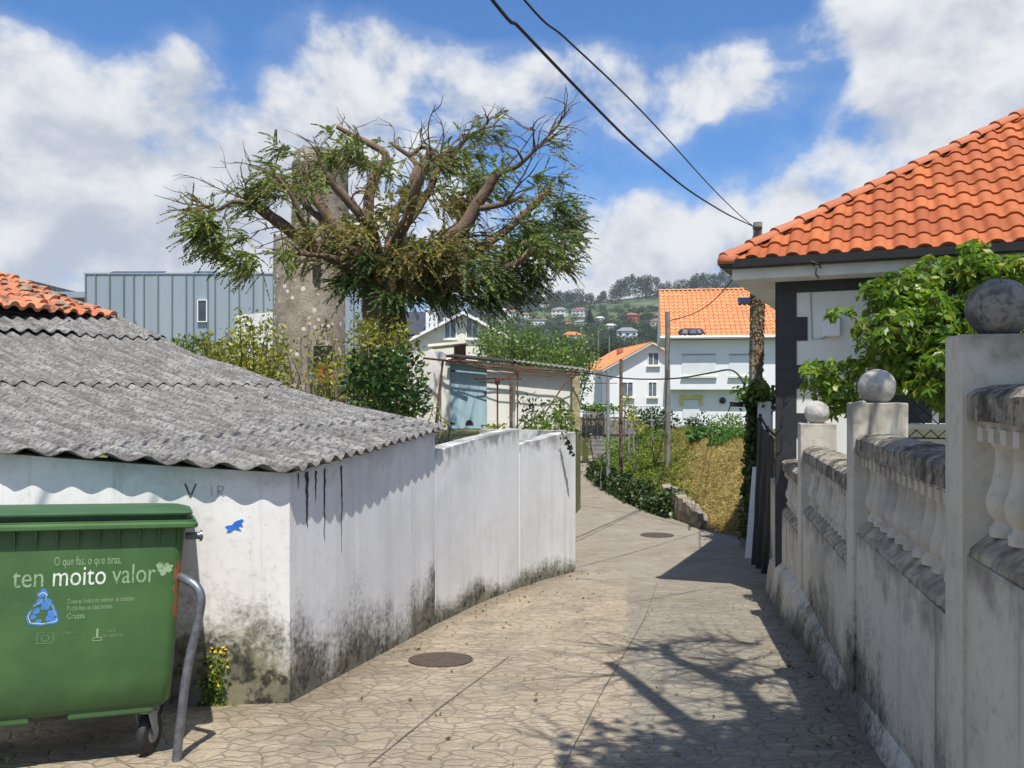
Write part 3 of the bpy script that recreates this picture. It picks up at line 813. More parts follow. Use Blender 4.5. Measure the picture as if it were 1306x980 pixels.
# ------------------------------------------------------------------ left lane wall
def build_lane_wall():
    t = thing('lane_wall', 'grey white rendered garden wall stepping along the left of the lane', 'wall', (0, 10.5, zg(10.5)))
    base = lerp_path(LW[1:], .3)
    split = min(range(len(base)), key=lambda i: abs((base[i][0]/base[i][1]*F+CX)-664))
    seg1 = base[:split+1]; seg2 = base[split:]
    seg1 = [(p[0]-.02*0, p[1]) for p in seg1]
    w = WB(); n = len(seg1)
    w.slab(seg1, [-.66+.11*i/(n-1) for i in range(n)], .2, [zg(p[1]) for p in seg1], 8); w.done('wall_panel', M['lane_wall'], t, .012)
    seg2 = [(seg2[0][0]+.003, seg2[0][1]+.006)]+seg2[1:]
    w = WB(); n = len(seg2)
    w.slab(seg2, [-.765+.10*i/(n-1)+.012*math.sin(i*2.1) for i in range(n)], .19, [zg(p[1]) for p in seg2], 8); w.done('wall_panel', M['lane_wall'], t, .012)
    e = seg2[-1]
    w = WB(); ret = lerp_path([(e[0]-.17, e[1]+.125), (e[0]-1.5, e[1]+.55)], .4)
    ret = ret[::-1]
    w.slab(ret, [-.665]*len(ret), .18, [zg(12.7)]*len(ret), 4, inward=Vector((.1, -.0, 0)).normalized()*0+Vector((.3, .95, 0)).normalized()); w.done('return_wall', M['lane_wall'], t)
    # dry creeper hanging over the top near the end
    c = []
    for i in range(60):
        f = random.random(); p = G(735, 725); q = Vector((.72, 12.38, 0)); 
        c.append((q.x+.05+random.gauss(0, .03)+f*.12, q.y-.12+f*.05, -.68-f*.32+random.gauss(0, .02)))
    tag(leaf_mesh('hanging_creeper', np.array(c), rng.normal(size=(60, 3))+(0, 0, -1), .07, .04, M['ivy']), 'small dark creeper hanging over the end of the grey white lane wall', 'creeper')

# ------------------------------------------------------------------ balustrade wall
def build_balustrade():
    t = thing('balustrade_wall', 'weathered white balustrade wall with ball topped pillars stepping down the right of the lane', 'balustrade', (bal_x(6), 6, zg(6)))
    def pt(y, w, z): 
        p = Vector((bal_x(y), y, 0))+BIN*w; return Vector((p.x, p.y, z))
    pill = [(.95, 1.20, .55), (3.27, 3.48, .212), (5.55, 5.78, -.10), (8.37, 8.62, -.36)]
    panels = [(1.20, 3.27, 0.0), (3.48, 5.55, -.31), (5.78, 8.37, -.60), (8.62, 11.3, -.90), (-1.5, .95, .3)]
    for (y0, y1, T) in panels:
        # solid lower wall
        yy = [y0+(y1-y0)*i/8 for i in range(9)]
        path = [(pt(y, 0, 0).x, pt(y, 0, 0).y) for y in yy]
        w = WB(); w.slab(path, [T-.66]*9, .30, [zg(y) for y in yy], 9, inward=BIN); w.done('wall_panel', M['balustrade'], t)
        # sloping ledge under the balusters
        def extr(prof, name, jag=0, bev=0, n=24):
            m = WB(); ids = []
            for i in range(n+1):
                y = y0+(y1-y0)*i/n; row = []
                for (w_, z_) in prof:
                    j = jag*mnoise.noise(Vector((y*7, w_*11, z_*9+T*5))) if jag else 0
                    row.append(m.pt(pt(y, w_-abs(j)*.0+j*.6, T+z_+j), zg(y), T+.02))
                ids.append(row)
            k = len(prof)
            for i in range(n):
                for a in range(k):
                    b = (a+1) % k
                    m.f.append((ids[i][a], ids[i+1][a], ids[i+1][b], ids[i][b]))
            m.f.append(tuple(ids[0])); m.f.append(tuple(ids[-1][::-1]))
            return m.done(name, M['coping'] if name == 'handrail' else M['ledge_mat'] if name == 'ledge' else M['balustrade'], t, bev)
        extr([(.008, -.658), (.012, -.63), (.085, -.565), (.23, -.565), (.29, -.62), (.29, -.658)], 'ledge', .010, n=60)
        extr([(.0, -.125), (.0, -.03), (.03, -.004), (.10, .012), (.2, .012), (.285, -.012), (.30, -.03), (.30, -.125)], 'handrail', .012, n=70)
        extr([(.04, -.165), (.04, -.128), (.235, -.128), (.235, -.165)], 'rail_moulding', 0, n=6)
        n = max(3, int((y1-y0)/.12)); d = MB()
        for i in range(n):
            y = y0+(y1-y0)*(i+.5)/n
            d.box(pt(y, .055, T-.178), (.055, .06, .055), Matrix.Rotation(-math.atan(.2236), 3, 'Z'))
        dm = d; hbv = [1.0]*len(d.v); dm.build('dentil_course', M['balustrade'], t, attrs={'hb': hbv, 'ht': [.5]*len(d.v)})
        nb = max(3, round((y1-y0)/.185)); s0 = -.565; H = .40
        if y0 < -1: nb = 4
        prof = [(.052, 0), (.052, .035), (.040, .045), (.036, .06), (.058, .09), (.066, .125), (.062, .155), (.046, .20), (.036, .26), (.032, .31), (.033, .335), (.046, .345), (.046, .36), (.036, .368), (.05, .378), (.05, H)]
        for i in range(nb):
            y = y0+(y1-y0)*(i+.5)/nb
            b = MB(); b.lathe(pt(y, .105, T+s0), prof, 14)
            b.build('baluster', M['balustrade'], t, smooth=True, attrs={'hb': [1.2]*len(b.v), 'ht': [.6]*len(b.v)})
    for (y0, y1, zt) in pill:
        w = WB(); path = [(pt(y, -.022, 0).x, pt(y, -.022, 0).y) for y in (y0, y1)]
        w.slab(path, [zt]*2, .345, [zg(y0), zg(y1)], 10, inward=BIN); o = w.done('pillar', M['balustrade'], t, .008)
        ym = (y0+y1)/2; c = pt(ym, .15, zt); r = .122
        prof = [(.05, -.01), (.075, .012)]+[(r*math.cos(a), .107+r*math.sin(a)) for a in [R(-50+140*i/14) for i in range(14)]]+[(.004, .107+r)]
        b = MB(); b.lathe(c, prof, 28); b.v = [tuple(Vector(v)+(Vector(v)-c-Vector((0, 0, .1)))*.035*mnoise.noise(Vector(v)*11)) for v in b.v]; b.build('ball_finial', M['ball_shaded'] if 3 < y0 < 4 else M['ball'], o, smooth='all')
    # short pier where the wall stops
    w = WB(); path = [(pt(y, -.03, 0).x, pt(y, -.03, 0).y) for y in (11.31, 11.75)]
    w.slab(path, [-1.27]*2, .3, [zg(11.3), zg(11.75)], 6, inward=BIN); w.done('end_pier', M['balustrade'], t, .01)
    # bulging footing under the two far panels and a low curb nearer
    w = WB(); n = 46; ids = []
    for i in range(n+1):
        y = 3.0+(11.3-3.0)*i/n; g = zg(y); f = max(0, min(1, (y-6.0)/2.6))
        h = .10+.30*f+.05*f*mnoise.noise(Vector((y*2.1, 3, 0))); dpt = .035+.10*f
        row = []
        for (a, b) in ((-dpt, -.2), (-dpt-.01, .03), (-dpt*.8, h*.6), (-dpt*.6+.0, h*.93), (-.004, h+.05), (.05, h+.05), (.05, -.2)):
            j = .018*f*mnoise.noise(Vector((y*5, b*9, 1)))+.008*mnoise.noise(Vector((y*14, b*20, 4)))
            row.append(w.pt(pt(y, a+j, g+b), g, T))
        ids.append(row)
    k = 7
    for i in range(n):
        for a in range(k-1): w.f.append((ids[i][a], ids[i][a+1], ids[i+1][a+1], ids[i+1][a]))
    w.f.append(tuple(ids[0][::-1])); w.f.append(tuple(ids[-1]))
    w.build('footing', M['balustrade'], t, attrs={'hb': [h*1.2+.15 for h in w.hb], 'ht': [2]*len(w.ht)}, smooth='all')
def mk_coping():
    t = NT('black_lichened_coping'); a = t.noise(3.2, 7, .68, vec=t.mapping((1.4, 1.4, .6))); f = t.noise(24, 6, .72); m_ = t.noise(9, 6, .7)
    c = t.mix(t.ramp(a, .38, .62), (.06, .05, .038), (.38, .335, .255))
    c = t.mix(t.math('MULTIPLY', t.ramp(m_, .5, .62), .7), c, (.48, .43, .34))
    c = t.mix(t.math('MULTIPLY', t.ramp(f, .5, .62), .75), c, (.03, .028, .024))
    c = t.mix(t.math('MULTIPLY', t.ramp(t.noise(1.0, 5, .65, vec=t.mapping((9, 9, .4))), .5, .66), .55), c, (.05, .045, .04))
    t.color(c).rough(.95); t.bump(t.math('ADD', t.math('MULTIPLY', f, .8), t.math('ADD', a, m_)), .9, .03); return t.m
M['coping'] = mk_coping()
M['ledge_old'] = wallmat('lichened_coping_cement', (.34, .32, .28), (.12, .11, .09), (.04, .038, .03), 1.0, .01, 1.2, .9, .1, 1.0)
M['ledge_mat'] = plain('worn_ledge_cement', (.33, .285, .21), .95, var=.55, scale=9, bump=1.0)
def mk_ball():
    t = NT('weathered_ball_cement'); n = t.noise(4, 6, .65); f = t.noise(26, 5, .7)
    c = t.mix(t.ramp(n, .35, .65), (.26, .25, .225), (.52, .50, .455)); c = t.mix(t.math('MULTIPLY', t.ramp(f, .5, .72), .6), c, (.2, .19, .16))
    x = t.new('ShaderNodeSeparateXYZ'); t.l.new(t.tc(), x.inputs[0])
    t.color(c).rough(.9); t.bump(t.math('ADD', n, f), .7, .014); return t.m
M['ball'] = mk_ball()
def mk_balldark():
    t = NT('shaded_lichened_cement'); n = t.noise(7, 7, .7); f = t.noise(34, 6, .7); p = t.noise(70, 3, .6)
    c = t.mix(t.ramp(n, .38, .62), (.085, .08, .072), (.27, .26, .235)); c = t.mix(t.math('MULTIPLY', t.ramp(f, .5, .62), .6), c, (.05, .047, .042)); c = t.mix(t.math('MULTIPLY', t.ramp(t.noise(4, 5, .7), .58, .66), .6), c, (.38, .37, .33))
    t.color(c).rough(.95); t.bump(t.math('ADD', t.math('ADD', n, f), t.math('MULTIPLY', p, .6)), .8, .012); return t.m
M['ball_shaded'] = mk_balldark()  # near ball: real lichen, plus the shade it stands in painted into the colour

# ================================================================== TILED ROOFS
def tile_face(name, o, u, v, W, run, pitch, mat, parent, tw=.235, rl=.31, hipL=1., hipR=1., amp=.055, ns=10, jit=.0):
    """one roof slope of barrel tiles; o eave corner, u along the eave, v up the slope in plan; hip: plan inset per metre of run"""
    mb = MB(); tl = []
    n = int(W/tw*ns); tp = math.tan(pitch); nv = (Vector((0, 0, 1))*math.cos(pitch)-v*math.sin(pitch))
    rows = int(math.ceil(run/rl))
    def hump(f):
        f = f % 1.0
        if f < .68: return amp*math.sqrt(max(0, 1-(2*f/.68-1)**2))
        return .006
    for k in range(rows):
        b0 = k*rl-(.03 if k else 0); b1 = min(run, (k+1)*rl+.02); prev = None
        for i in range(n+1):
            a = i*W/n; bm = b0
            if a < hipL*bm-.02 or a > W-hipR*bm+.02: prev = None; continue
            ti = math.floor(a/tw); rnd = random.Random(ti*131+k*7919).random(); dz = (rnd-.5)*jit
            h = hump(a/tw)
            ids = []
            for (b, e) in ((b0+.008, -.012 if h > .02 else .0), (b0, .030+dz), ((b0+b1)/2, .015+dz*.6), (b1, .0)):
                aa = max(hipL*b-.05, min(W-hipR*b+.05, a))
                p = o+u*aa+v*b+Vector((0, 0, b*tp))+nv*(h*(1 if e >= 0 and b > b0-.001 else 1)+e)
                mb.v.append(tuple(p)); tl.append(rnd); ids.append(len(mb.v)-1)
            if prev:
                for q in range(3): mb.f.append((prev[q], ids[q], ids[q+1], prev[q+1]))
            prev = ids
    ob = mb.build(name, mat, parent, smooth=True, attrs={'tile': tl})
    return ob
def ridge_caps(name, a, b, mat, parent, r=.10, L=.42):
    mb = MB(); tl = []; d = (b-a); n = max(1, int(d.length/L)); d.normalize()
    side = d.cross(Vector((0, 0, 1))).normalized(); up = side.cross(d)
    for k in range(n):
        p0 = a+d*(k*L-.02); p1 = a+d*((k+1)*L+.03); base = len(mb.v); rnd = random.random()
        for (p, rr, lift) in ((p0+d*.0, r*.92, .0), (p0, r*1.04, .022), (p1, r*.9, .0)):
            for j in range(9):
                an = math.pi*j/8; mb.v.append(tuple(p+side*math.cos(an)*rr+up*(math.sin(an)*rr*.8+lift-.02))); tl.append(rnd)
        for q in range(2):
            for j in range(8): mb.f.append((base+q*9+j, base+q*9+j+1, base+(q+1)*9+j+1, base+(q+1)*9+j))
    return mb.build(name, mat, parent, smooth=True, attrs={'tile': tl})

# ------------------------------------------------------------------ house on the right
HU = Vector((.912, -.41, 0)).normalized(); HV = Vector((.41, .912, 0)).normalized()
H0 = Vector((3.34, 10.5, 0))
def hw(px, py, off=0.):
    """point on the house's front wall seen at a pixel"""
    n = -HV; d = Vector(((px-CX)/F, 1, 0)); k = H0.dot(n)/d.dot(n)
    return Vector((d.x*k, k, -(py-HY)/F*k))+n*off
def build_house():
    t = thing('bungalow', 'white bungalow with black painted corner and orange hipped tile roof behind the balustrade', 'house', (H0.x+3, H0.y+1, zg(9)+.3))
    Wd, Dp, zb, zt = 8.5, 8.5, -3.1, 1.36
    m = MB(); q = [H0, H0+HU*Wd, H0+HU*Wd+HV*Dp, H0+HV*Dp]
    # front wall with the window opening left out, the others whole
    wa = (hw(1114, 500)-H0).dot(HU); wb = wa+2.0; w0, w1 = -.42, .95
    def fr(a, b, z0, z1): m.add([H0+HU*a+Vector((0, 0, z0)), H0+HU*b+Vector((0, 0, z0)), H0+HU*b+Vector((0, 0, z1)), H0+HU*a+Vector((0, 0, z1))], [(0, 1, 2, 3)])
    fr(0, wa, zb, zt); fr(wb, Wd, zb, zt); fr(wa, wb, zb, w0); fr(wa, wb, w1, zt)
    for a, b in ((1, 2), (2, 3), (3, 0)):
        m.add([q[a]+Vector((0, 0, zb)), q[b]+Vector((0, 0, zb)), q[b]+Vector((0, 0, zt)), q[a]+Vector((0, 0, zt))], [(0, 1, 2, 3)])
    hb = [v[2]+2.3 for v in m.v]; m.build('wall', M['house_white'], t, attrs={'hb': hb, 'ht': [1.0]*len(hb)})
    # reveal and window
    wnd = MB(); wnd.prism([H0+HU*wa+HV*.16+Vector((0, 0, w0)), H0+HU*wb+HV*.16+Vector((0, 0, w0)), H0+HU*wb+HV*.16+Vector((0, 0, w1)), H0+HU*wa+HV*.16+Vector((0, 0, w1))], HV*.03)
    wo = wnd.build('window', M['glass'], t)
    for fa in (0.0, .33, .66, 1.0):
        fm = MB(); fm.box(H0+HU*(wa+.04+(wb-wa-.08)*fa)+HV*.14+Vector((0, 0, (w0+w1)/2)), (.07, .05, w1-w0-.01), Matrix.Rotation(math.atan2(HU.y, HU.x), 3, 'Z')); fm.build('window_frame', M['far_white'], wo)
    for (a, b, z0, z1) in ((wa, wa+.001, w0, w1), (wb-.001, wb, w0, w1)):
        rv = MB(); rv.add([H0+HU*a+Vector((0, 0, z0)), H0+HU*a+HV*.17+Vector((0, 0, z0)), H0+HU*a+HV*.17+Vector((0, 0, z1)), H0+HU*a+Vector((0, 0, z1))], [(0, 1, 2, 3)])
        rv.build('window_reveal', M['far_white'], wo)
    s = MB(); s.box(H0+HU*(wa+wb)/2-HV*.03+Vector((0, 0, w0-.03)), (wb-wa+.12, .40, .06), Matrix.Rotation(math.atan2(HU.y, HU.x), 3, 'Z')); s.build('window_sill', M['far_white'], wo)
    # bulging diamond grille in front of the window
    g = MB(); gw = wb-wa+.1; z0, z1 = -.58, .95; off = .22; step = .15
    g0 = H0+HU*(wa-.05)-HV*off
    def gp(a, z): return g0+HU*a+Vector((0, 0, z))
    hh = z1-z0
    k = -hh
    while k < gw:
        for sgn in (1, -1):
            pts = []
            a0, a1 = (k, k+hh) if sgn > 0 else (k+hh, k)
            za, zb_ = z0, z1
            # clip
            ts = [0, 1]
            for lim in (0, gw):
                if (a0-lim)*(a1-lim) < 0: ts.append((lim-a0)/(a1-a0))
            ts = sorted(x for x in ts if 0 <= a0+(a1-a0)*x+1e-6 and a0+(a1-a0)*x-1e-6 <= gw)
            if len(ts) >= 2: g.tube([gp(a0+(a1-a0)*ts[0], za+(zb_-za)*ts[0]), gp(a0+(a1-a0)*ts[-1], za+(zb_-za)*ts[-1])], .006, 5)
        k += step
    for z in (z0, z0+.12, z1): g.tube([gp(0, z), gp(gw, z)], .009, 5)
    for a in (0, gw): g.tube([gp(a, z0), gp(a, z1)], .011, 5)
    for a in (0, gw):
        for z in (z0+.12, z1): g.tube([gp(a, z), gp(a, z)+HV*(off+.01)], .008, 5)
    g.build('window_grille', M['ironwork'], wo)
    # black paint: corner strip with quoin teeth and the band under the eave
    a1 = (hw(1016, 450)-H0).dot(HU); a2 = (hw(1030, 450)-H0).dot(HU)
    bm = MB(); th = HV*-.012; K = H0-HV*.0
    def slab(a, b, z0, z1): bm.prism([K+HU*a+Vector((0, 0, z0)), K+HU*b+Vector((0, 0, z0)), K+HU*b+Vector((0, 0, z1)), K+HU*a+Vector((0, 0, z1))], th)
    zz = lambda py: hw(1010, py).z
    ztop = zz(374)
    slab(-.012, Wd, ztop, zt-.01)
    slab(-.012, a1, zb, ztop-.0005)
    for (ya, yb) in ((405, 435), (466, 496), (527, 557), (588, 618)): slab(a1+.0005, a2, zz(yb), zz(ya))
    bm.prism([H0-HU*.012-HV*.012+Vector((0, 0, zb)), H0-HU*.012-HV*.012+Vector((0, 0, zt-.01)), H0-HU*.012+HV*.45+Vector((0, 0, zt-.01)), H0-HU*.012+HV*.45+Vector((0, 0, zb))], HU*.0115)
    bm.build('painted_quoins', M['black_paint'], t)
    rot = Matrix.Rotation(math.atan2(HU.y, HU.x), 3, 'Z')
    b = MB(); p = hw(1061, 417, .05); b.box(p, (.20, .10, .24), rot); mbx = b.build('meter_box', M['far_white'], t, bevel=.01)
    b = MB(); pts = [hw(1056, 429, .012), hw(1050, 432, .012), hw(1036, 433, .012), hw(1034, 372, .012)]; b.tube(pts, .006, 5); b.build('cable', M['grey_metal'], t)
    for (y0, y1) in ((530, 546), (557, 574)):
        p0 = hw(998, y0, .02); p1 = hw(997, y1, .02); p2 = hw(994, y1-4, .05)
        b = MB(); b.tube([p0, p1, p2], .008, 5); b.build('wall_hook', M['darkwood'], t)
    # eaves
    o = .47; E = H0-(HU+HV)*o; W = Wd+2*o; zE = 1.335
    s = MB()
    c4 = [E+Vector((0, 0, zE)), E+HU*W+Vector((0, 0, zE)), E+HU*W+HV*W+Vector((0, 0, zE)), E+HV*W+Vector((0, 0, zE))]
    s.prism(c4, (0, 0, .13)); s.build('eaves_slab', M['soffit'], t)
    g = MB(); prof = [(.10, .125), (.13, .14), (.135, .235), (.11, .235), (.10, .16), (0, .15), (0, .125)]
    rings = []
    for cx_, sx in ((E, (-1, -1)), (E+HU*W, (1, -1)), (E+HU*W+HV*W, (1, 1)), (E+HV*W, (-1, 1))):
        rings.append([cx_+HU*sx[0]*a+HV*sx[1]*a+Vector((0, 0, zE+z)) for a, z in prof])
    vs = [p for r in rings for p in r]; k = len(prof)
    g.add(vs, [(i*k+j, ((i+1) % 4)*k+j, ((i+1) % 4)*k+(j+1) % k, i*k+(j+1) % k) for i in range(4) for j in range(k)]); g.build('gutter', M['gutter'], t)
    pitch = R(33.4); zr = zE+.21
    E2 = E-(HU+HV)*.07; W2 = W+.14; run = W2/2
    corners = [E2, E2+HU*W2, E2+(HU+HV)*W2, E2+HV*W2]; dirs = [(HU, HV), (HV, -HU), (-HU, -HV), (-HV, HU)]
    for i, (c, (u, v)) in enumerate(zip(corners, dirs)):
        tile_face('roof_slope', Vector((c.x, c.y, zr)), u, v, W2, run, pitch, M['tile'], t, ns=10 if i == 0 else 6, jit=.010)
    apex = E2+(HU+HV)*run+Vector((0, 0, zr+run*math.tan(pitch)))
    for c in corners: ridge_caps('hip_ridge', Vector((c.x, c.y, zr+.05)), apex+Vector((0, 0, .05)), M['ridge_tile'], t)
    m = MB(); m.add([Vector((c.x, c.y, zr-.04)) for c in corners]+[apex-Vector((0, 0, .12))], [(0, 1, 4), (1, 2, 4), (2, 3, 4), (3, 0, 4), (3, 2, 1, 0)]); m.build('roof_deck', M['darkwood'], t)
    c = MB(); p = Vector((corners[0].x, corners[0].y, zr+.02)); c.lathe(p+(HU+HV)*.03, [(.13, -.05), (.135, .0), (.12, .05), (.08, .09), (.02, .11)], 14); c.build('hip_end_cap', M['ridge_tile'], t, smooth='all', attrs={'tile': [.4]*len(c.v)})
    p = E+HU*.95-HV*.10+Vector((0, 0, zE+.12)); c = MB(); c.tube([p, p+Vector((.03, -.03, -.05)), p+Vector((.02, -.03, -.12)), p+Vector((.06, -.02, -.16))], .01, 5); c.tube([p+Vector((-.03, -.02, .03)), p+Vector((.05, -.04, .0)), p+Vector((.08, -.03, -.05))], .009, 5); c.build('cable_bracket', M['cable'], t)

# ------------------------------------------------------------------ green waste container
def build_bin():
    th = R(22); Rr = Vector((-1.885, 4.56, 0))
    xa = Vector((math.cos(th), math.sin(th), -.105*math.sin(th))).normalized(); n = Vector((0, .105, 1)).normalized()
    ya = n.cross(xa).normalized(); n = xa.cross(ya)
    O = Rr-Vector((math.cos(th), math.sin(th), 0))*.60; O.z = zg(O.y)+.004
    mat = Matrix((( xa.x, ya.x, n.x, O.x), (xa.y, ya.y, n.y, O.y), (xa.z, ya.z, n.z, O.z), (0, 0, 0, 1)))
    t = thing('waste_container', 'large green wheeled waste container with faded lettering, standing by the whitewashed wall', 'waste container', matrix=mat)
    def ring(hx, y0, y1, z, r=.05, k=4):
        pts = []
        for (cx, cy, a0) in ((hx-r, y1-r, 0), (-hx+r, y1-r, 90), (-hx+r, y0+r, 180), (hx-r, y0+r, 270)):
            for i in range(k+1):
                a = R(a0+90*i/k); pts.append(Vector((cx+r*math.cos(a), cy+r*math.sin(a), z)))
        return pts
    def loft(mb, rings):
        k = len(rings[0]); base = len(mb.v)
        for r in rings: mb.v += [tuple(p) for p in r]
        for i in range(len(rings)-1):
            for j in range(k): mb.f.append((base+i*k+j, base+i*k+(j+1) % k, base+(i+1)*k+(j+1) % k, base+(i+1)*k+j))
        mb.f.append(tuple(base+j for j in range(k))[::-1]); mb.f.append(tuple(base+(len(rings)-1)*k+j for j in range(k)))
    b = MB()
    loft(b, [ring(.56, .06, .78, .285, .05), ring(.595, .03, .83, .32, .06), ring(.605, .02, .86, .46, .06), ring(.612, .014, .88, .66, .06), ring(.635, .0, .97, 1.16, .06), ring(.645, -.004, 1.0, 1.275, .06)])
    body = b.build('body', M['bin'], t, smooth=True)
    for sx in (-.30, .30):
        r = MB(); r.box((sx, .30, .30), (.42, .5, .09)); r.build('base_rib', M['bin'], t, bevel=.01)
    for i in range(13):
        x = -.6+i*.1; r = MB(); r.prism([(x, -.002, 1.262), (x, -.046, 1.262), (x, -.002, 1.16)], (.006, 0, 0)); r.build('rim_gusset', M['bin'], t)
    r = MB(); loft(r, [ring(.700, -.060, 1.06, 1.268, .05), ring(.705, -.066, 1.065, 1.274, .05), ring(.705, -.066, 1.065, 1.290, .05), ring(.695, -.056, 1.055, 1.296, .05), ring(.690, -.050, 1.05, 1.302, .05), ring(.690, -.050, 1.05, 1.310, .05), ring(.66, -.02, 1.04, 1.316, .05)])
    r.build('rim', M['bin'], t, smooth=True)
    l = MB(); loft(l, [ring(.655, .0, 1.03, 1.312, .05), ring(.650, .0, 1.03, 1.338, .05), ring(.672, -.052, 1.04, 1.342, .05), ring(.676, -.056, 1.04, 1.352, .05), ring(.655, -.03, 1.03, 1.360, .05), ring(.60, .2, 1.02, 1.374, .1), ring(.5, .42, .95, 1.378, .1)])
    l.build('lid', M['bin'], t, smooth=True)
    for sx in (-1, 1):
        p = MB(); p.tube([(sx*.64, .45, 1.19), (sx*.75, .45, 1.19)], .022, 12); p.tube([(sx*.73, .45, 1.19), (sx*.745, .45, 1.19)], .034, 12); p.build('lifting_pin', M['steel'], t, smooth=True)
    for (x, y, a) in ((.475, .15, 62), (-.475, .15, 40), (.475, .70, 62), (-.475, .70, 20)):
        rot = Matrix.Rotation(R(a), 3, 'Z'); off = rot @ Vector((.045, 0, 0))
        f = MB(); f.box((x, y, .282), (.13, .11, .014), rot); f.lathe((x, y, .235), [(.04, 0), (.045, .042)], 12)
        for s in (-1, 1):
            q = [rot @ Vector((xx, s*.036, zz))+Vector((x, y, 0)) for xx, zz in ((-.045, .24), (.045, .24), (.066, .11), (.045, .09), (.02, .11))]
            f.prism(q, rot @ Vector((0, s*.004, 0)))
        c = Vector((x, y, .112))+off
        wf = f.build('castor', M['grey_metal'], t, bevel=.003)
        ax = rot @ Matrix.Rotation(R(90), 3, 'X')
        w = MB(); w.lathe(c, [(.080, -.025), (.103, -.022), (.111, -.010), (.112, 0), (.111, .010), (.103, .022), (.080, .025)], 28, ax); w.build('tyre', M['rubber'], wf, smooth=True)
        w = MB(); w.lathe(c, [(.015, -.029), (.081, -.022), (.081, .022), (.015, .029)], 20, ax); w.build('wheel_hub', M['grey_metal'], wf, smooth=True)
    # lettering on the front: y plane of the body leans back slightly
    lean = math.atan2(.0305, 1.17-.42)
    def fy(z): return float(np.interp(z, [.46, .66, 1.16, 1.275], [.02, .014, .0, -.004]))
    def text(name, s, x0, x1, z, size, mat_):
        cu = bpy.data.curves.new(name, 'FONT'); cu.body = s; cu.size = size; cu.extrude = .0002; cu.resolution_u = 3
        ob = bpy.data.objects.new(name, cu); COL.objects.link(ob)
        dg = bpy.context.evaluated_depsgraph_get(); dg.update(); me = bpy.data.meshes.new_from_object(ob.evaluated_get(dg)); bpy.data.objects.remove(ob)
        me.name = name; me.materials.clear(); me.materials.append(mat_)
        xs_ = [v.co.x for v in me.vertices]; st = (x1-x0)/(max(xs_)-min(xs_)); ox = min(xs_)*st
        o = link_mesh(name, me, t)
        o.matrix_local = Matrix.Translation((x0-ox, fy(z)-.0016, z)) @ Matrix.Rotation(R(90)-(fy(z+size*.7)-fy(z))/(size*.7), 4, 'X') @ Matrix.Diagonal((st, 1, 1, 1))
        return o
    text('lettering', 'O que fas, o que tiras,', -0.008, 0.318, 1.080, .066, M['bin_text'])
    text('lettering', 'ten', -0.199, -0.055, .972, .15, M['bin_text'])
    text('lettering', 'moito', -0.010, 0.245, .972, .15, M['bin_text_bold'])
    text('lettering', 'valor', 0.275, 0.494, .972, .15, M['bin_text'])
    text('lettering', 'Deixa as bolsas no interior do colector.', 0.065, 0.395, .876, .036, M['bin_text'])
    text('lettering', 'Pecha ben as túas bolsas.', 0.065, 0.285, .840, .036, M['bin_text'])
    text('lettering', 'Grazas', 0.065, 0.150, .795, .044, M['bin_text'])
    text('lettering', 'XUNTA\nDE GALICIA', 0.240, 0.340, .712, .027, M['bin_text_faint'])
    text('lettering', 'UNIÓN EUROPEA', 0.018, 0.115, .715, .021, M['bin_text_faint'])
    f = MB()
    def plate(poly, z_off=-.0035, mat_=None, nm='emblem', m_=M['bin_text_faint']):
        f = MB(); f.prism([(x, fy(z)-.0025, z) for x, z in poly], (0, -.0012, 0)); return f
    def outline(pts, w, nm, m_):
        f = MB(); k = len(pts)
        for i in range(k-1):
            a = Vector((pts[i][0], 0, pts[i][1])); b = Vector((pts[i+1][0], 0, pts[i+1][1])); d = (b-a).normalized(); s_ = Vector((d.z, 0, -d.x))*w*.5
            f.prism([Vector((q.x, fy(q.z)-.0012, q.z)) for q in (a-s_, b-s_, b+s_, a+s_)], (0, -.0005, 0))
        f.build(nm, m_, t)
    outline([(-.07, .675), (-.07, .73), (.005, .73), (.005, .675), (-.07, .675)], .003, 'emblem_frame', M['bin_text_faint'])
    outline([(-.032+.018*math.cos(a), .7025+.018*math.sin(a)) for a in [R(30*i) for i in range(13)]], .003, 'emblem_ring', M['bin_text_faint'])
    outline([(.195, .672), (.237, .672), (.237, .688), (.195, .688), (.195, .672)], .004, 'emblem_base', M['bin_text'])
    outline([(.216, .690), (.216, .735)], .010, 'emblem_stem', M['bin_text'])
    # the rubbish bag emblem, blue paint blotches inside a pale outline
    bag = [(-.36, .655), (-.375, .70), (-.352, .765), (-.315, .81), (-.318, .83), (-.33, .85), (-.305, .872), (-.283, .852), (-.29, .83), (-.288, .812), (-.255, .77), (-.225, .68), (-.232, .657), (-.30, .645), (-.36, .655)]
    bag = [((x+.375)*1.0-.124, (z-.645)*.79+.772) for x, z in bag]
    outline(bag, .010, 'bag_emblem', M['bag_blue'])
    outline([((x+.047)*.93-.047, (z-.85)*.93+.85) for x, z in bag], .005, 'bag_outline', M['bin_text_bold'])
    f = MB()
    rr = random.Random(4)
    def blot(x, z, r_):
        f.prism([(x+r_*(.7+.5*rr.random())*math.cos(a), fy(z)-.0008, z+r_*(.7+.5*rr.random())*math.sin(a)) for a in [R(-36*i) for i in range(10)]], (0, -.0003, 0))
    for (x, z, r_) in ((-.305, .855, .022), (-.315, .80, .018), (-.335, .74, .022), (-.29, .765, .024), (-.258, .72, .022), (-.27, .685, .02), (-.32, .665, .018), (-.345, .70, .014), (-.28, .80, .018), (-.25, .675, .014)): blot((x+.375)-.124, (z-.645)*.79+.772, r_)
    f.build('bag_paint', M['bag_blue'], t)
    f = MB()
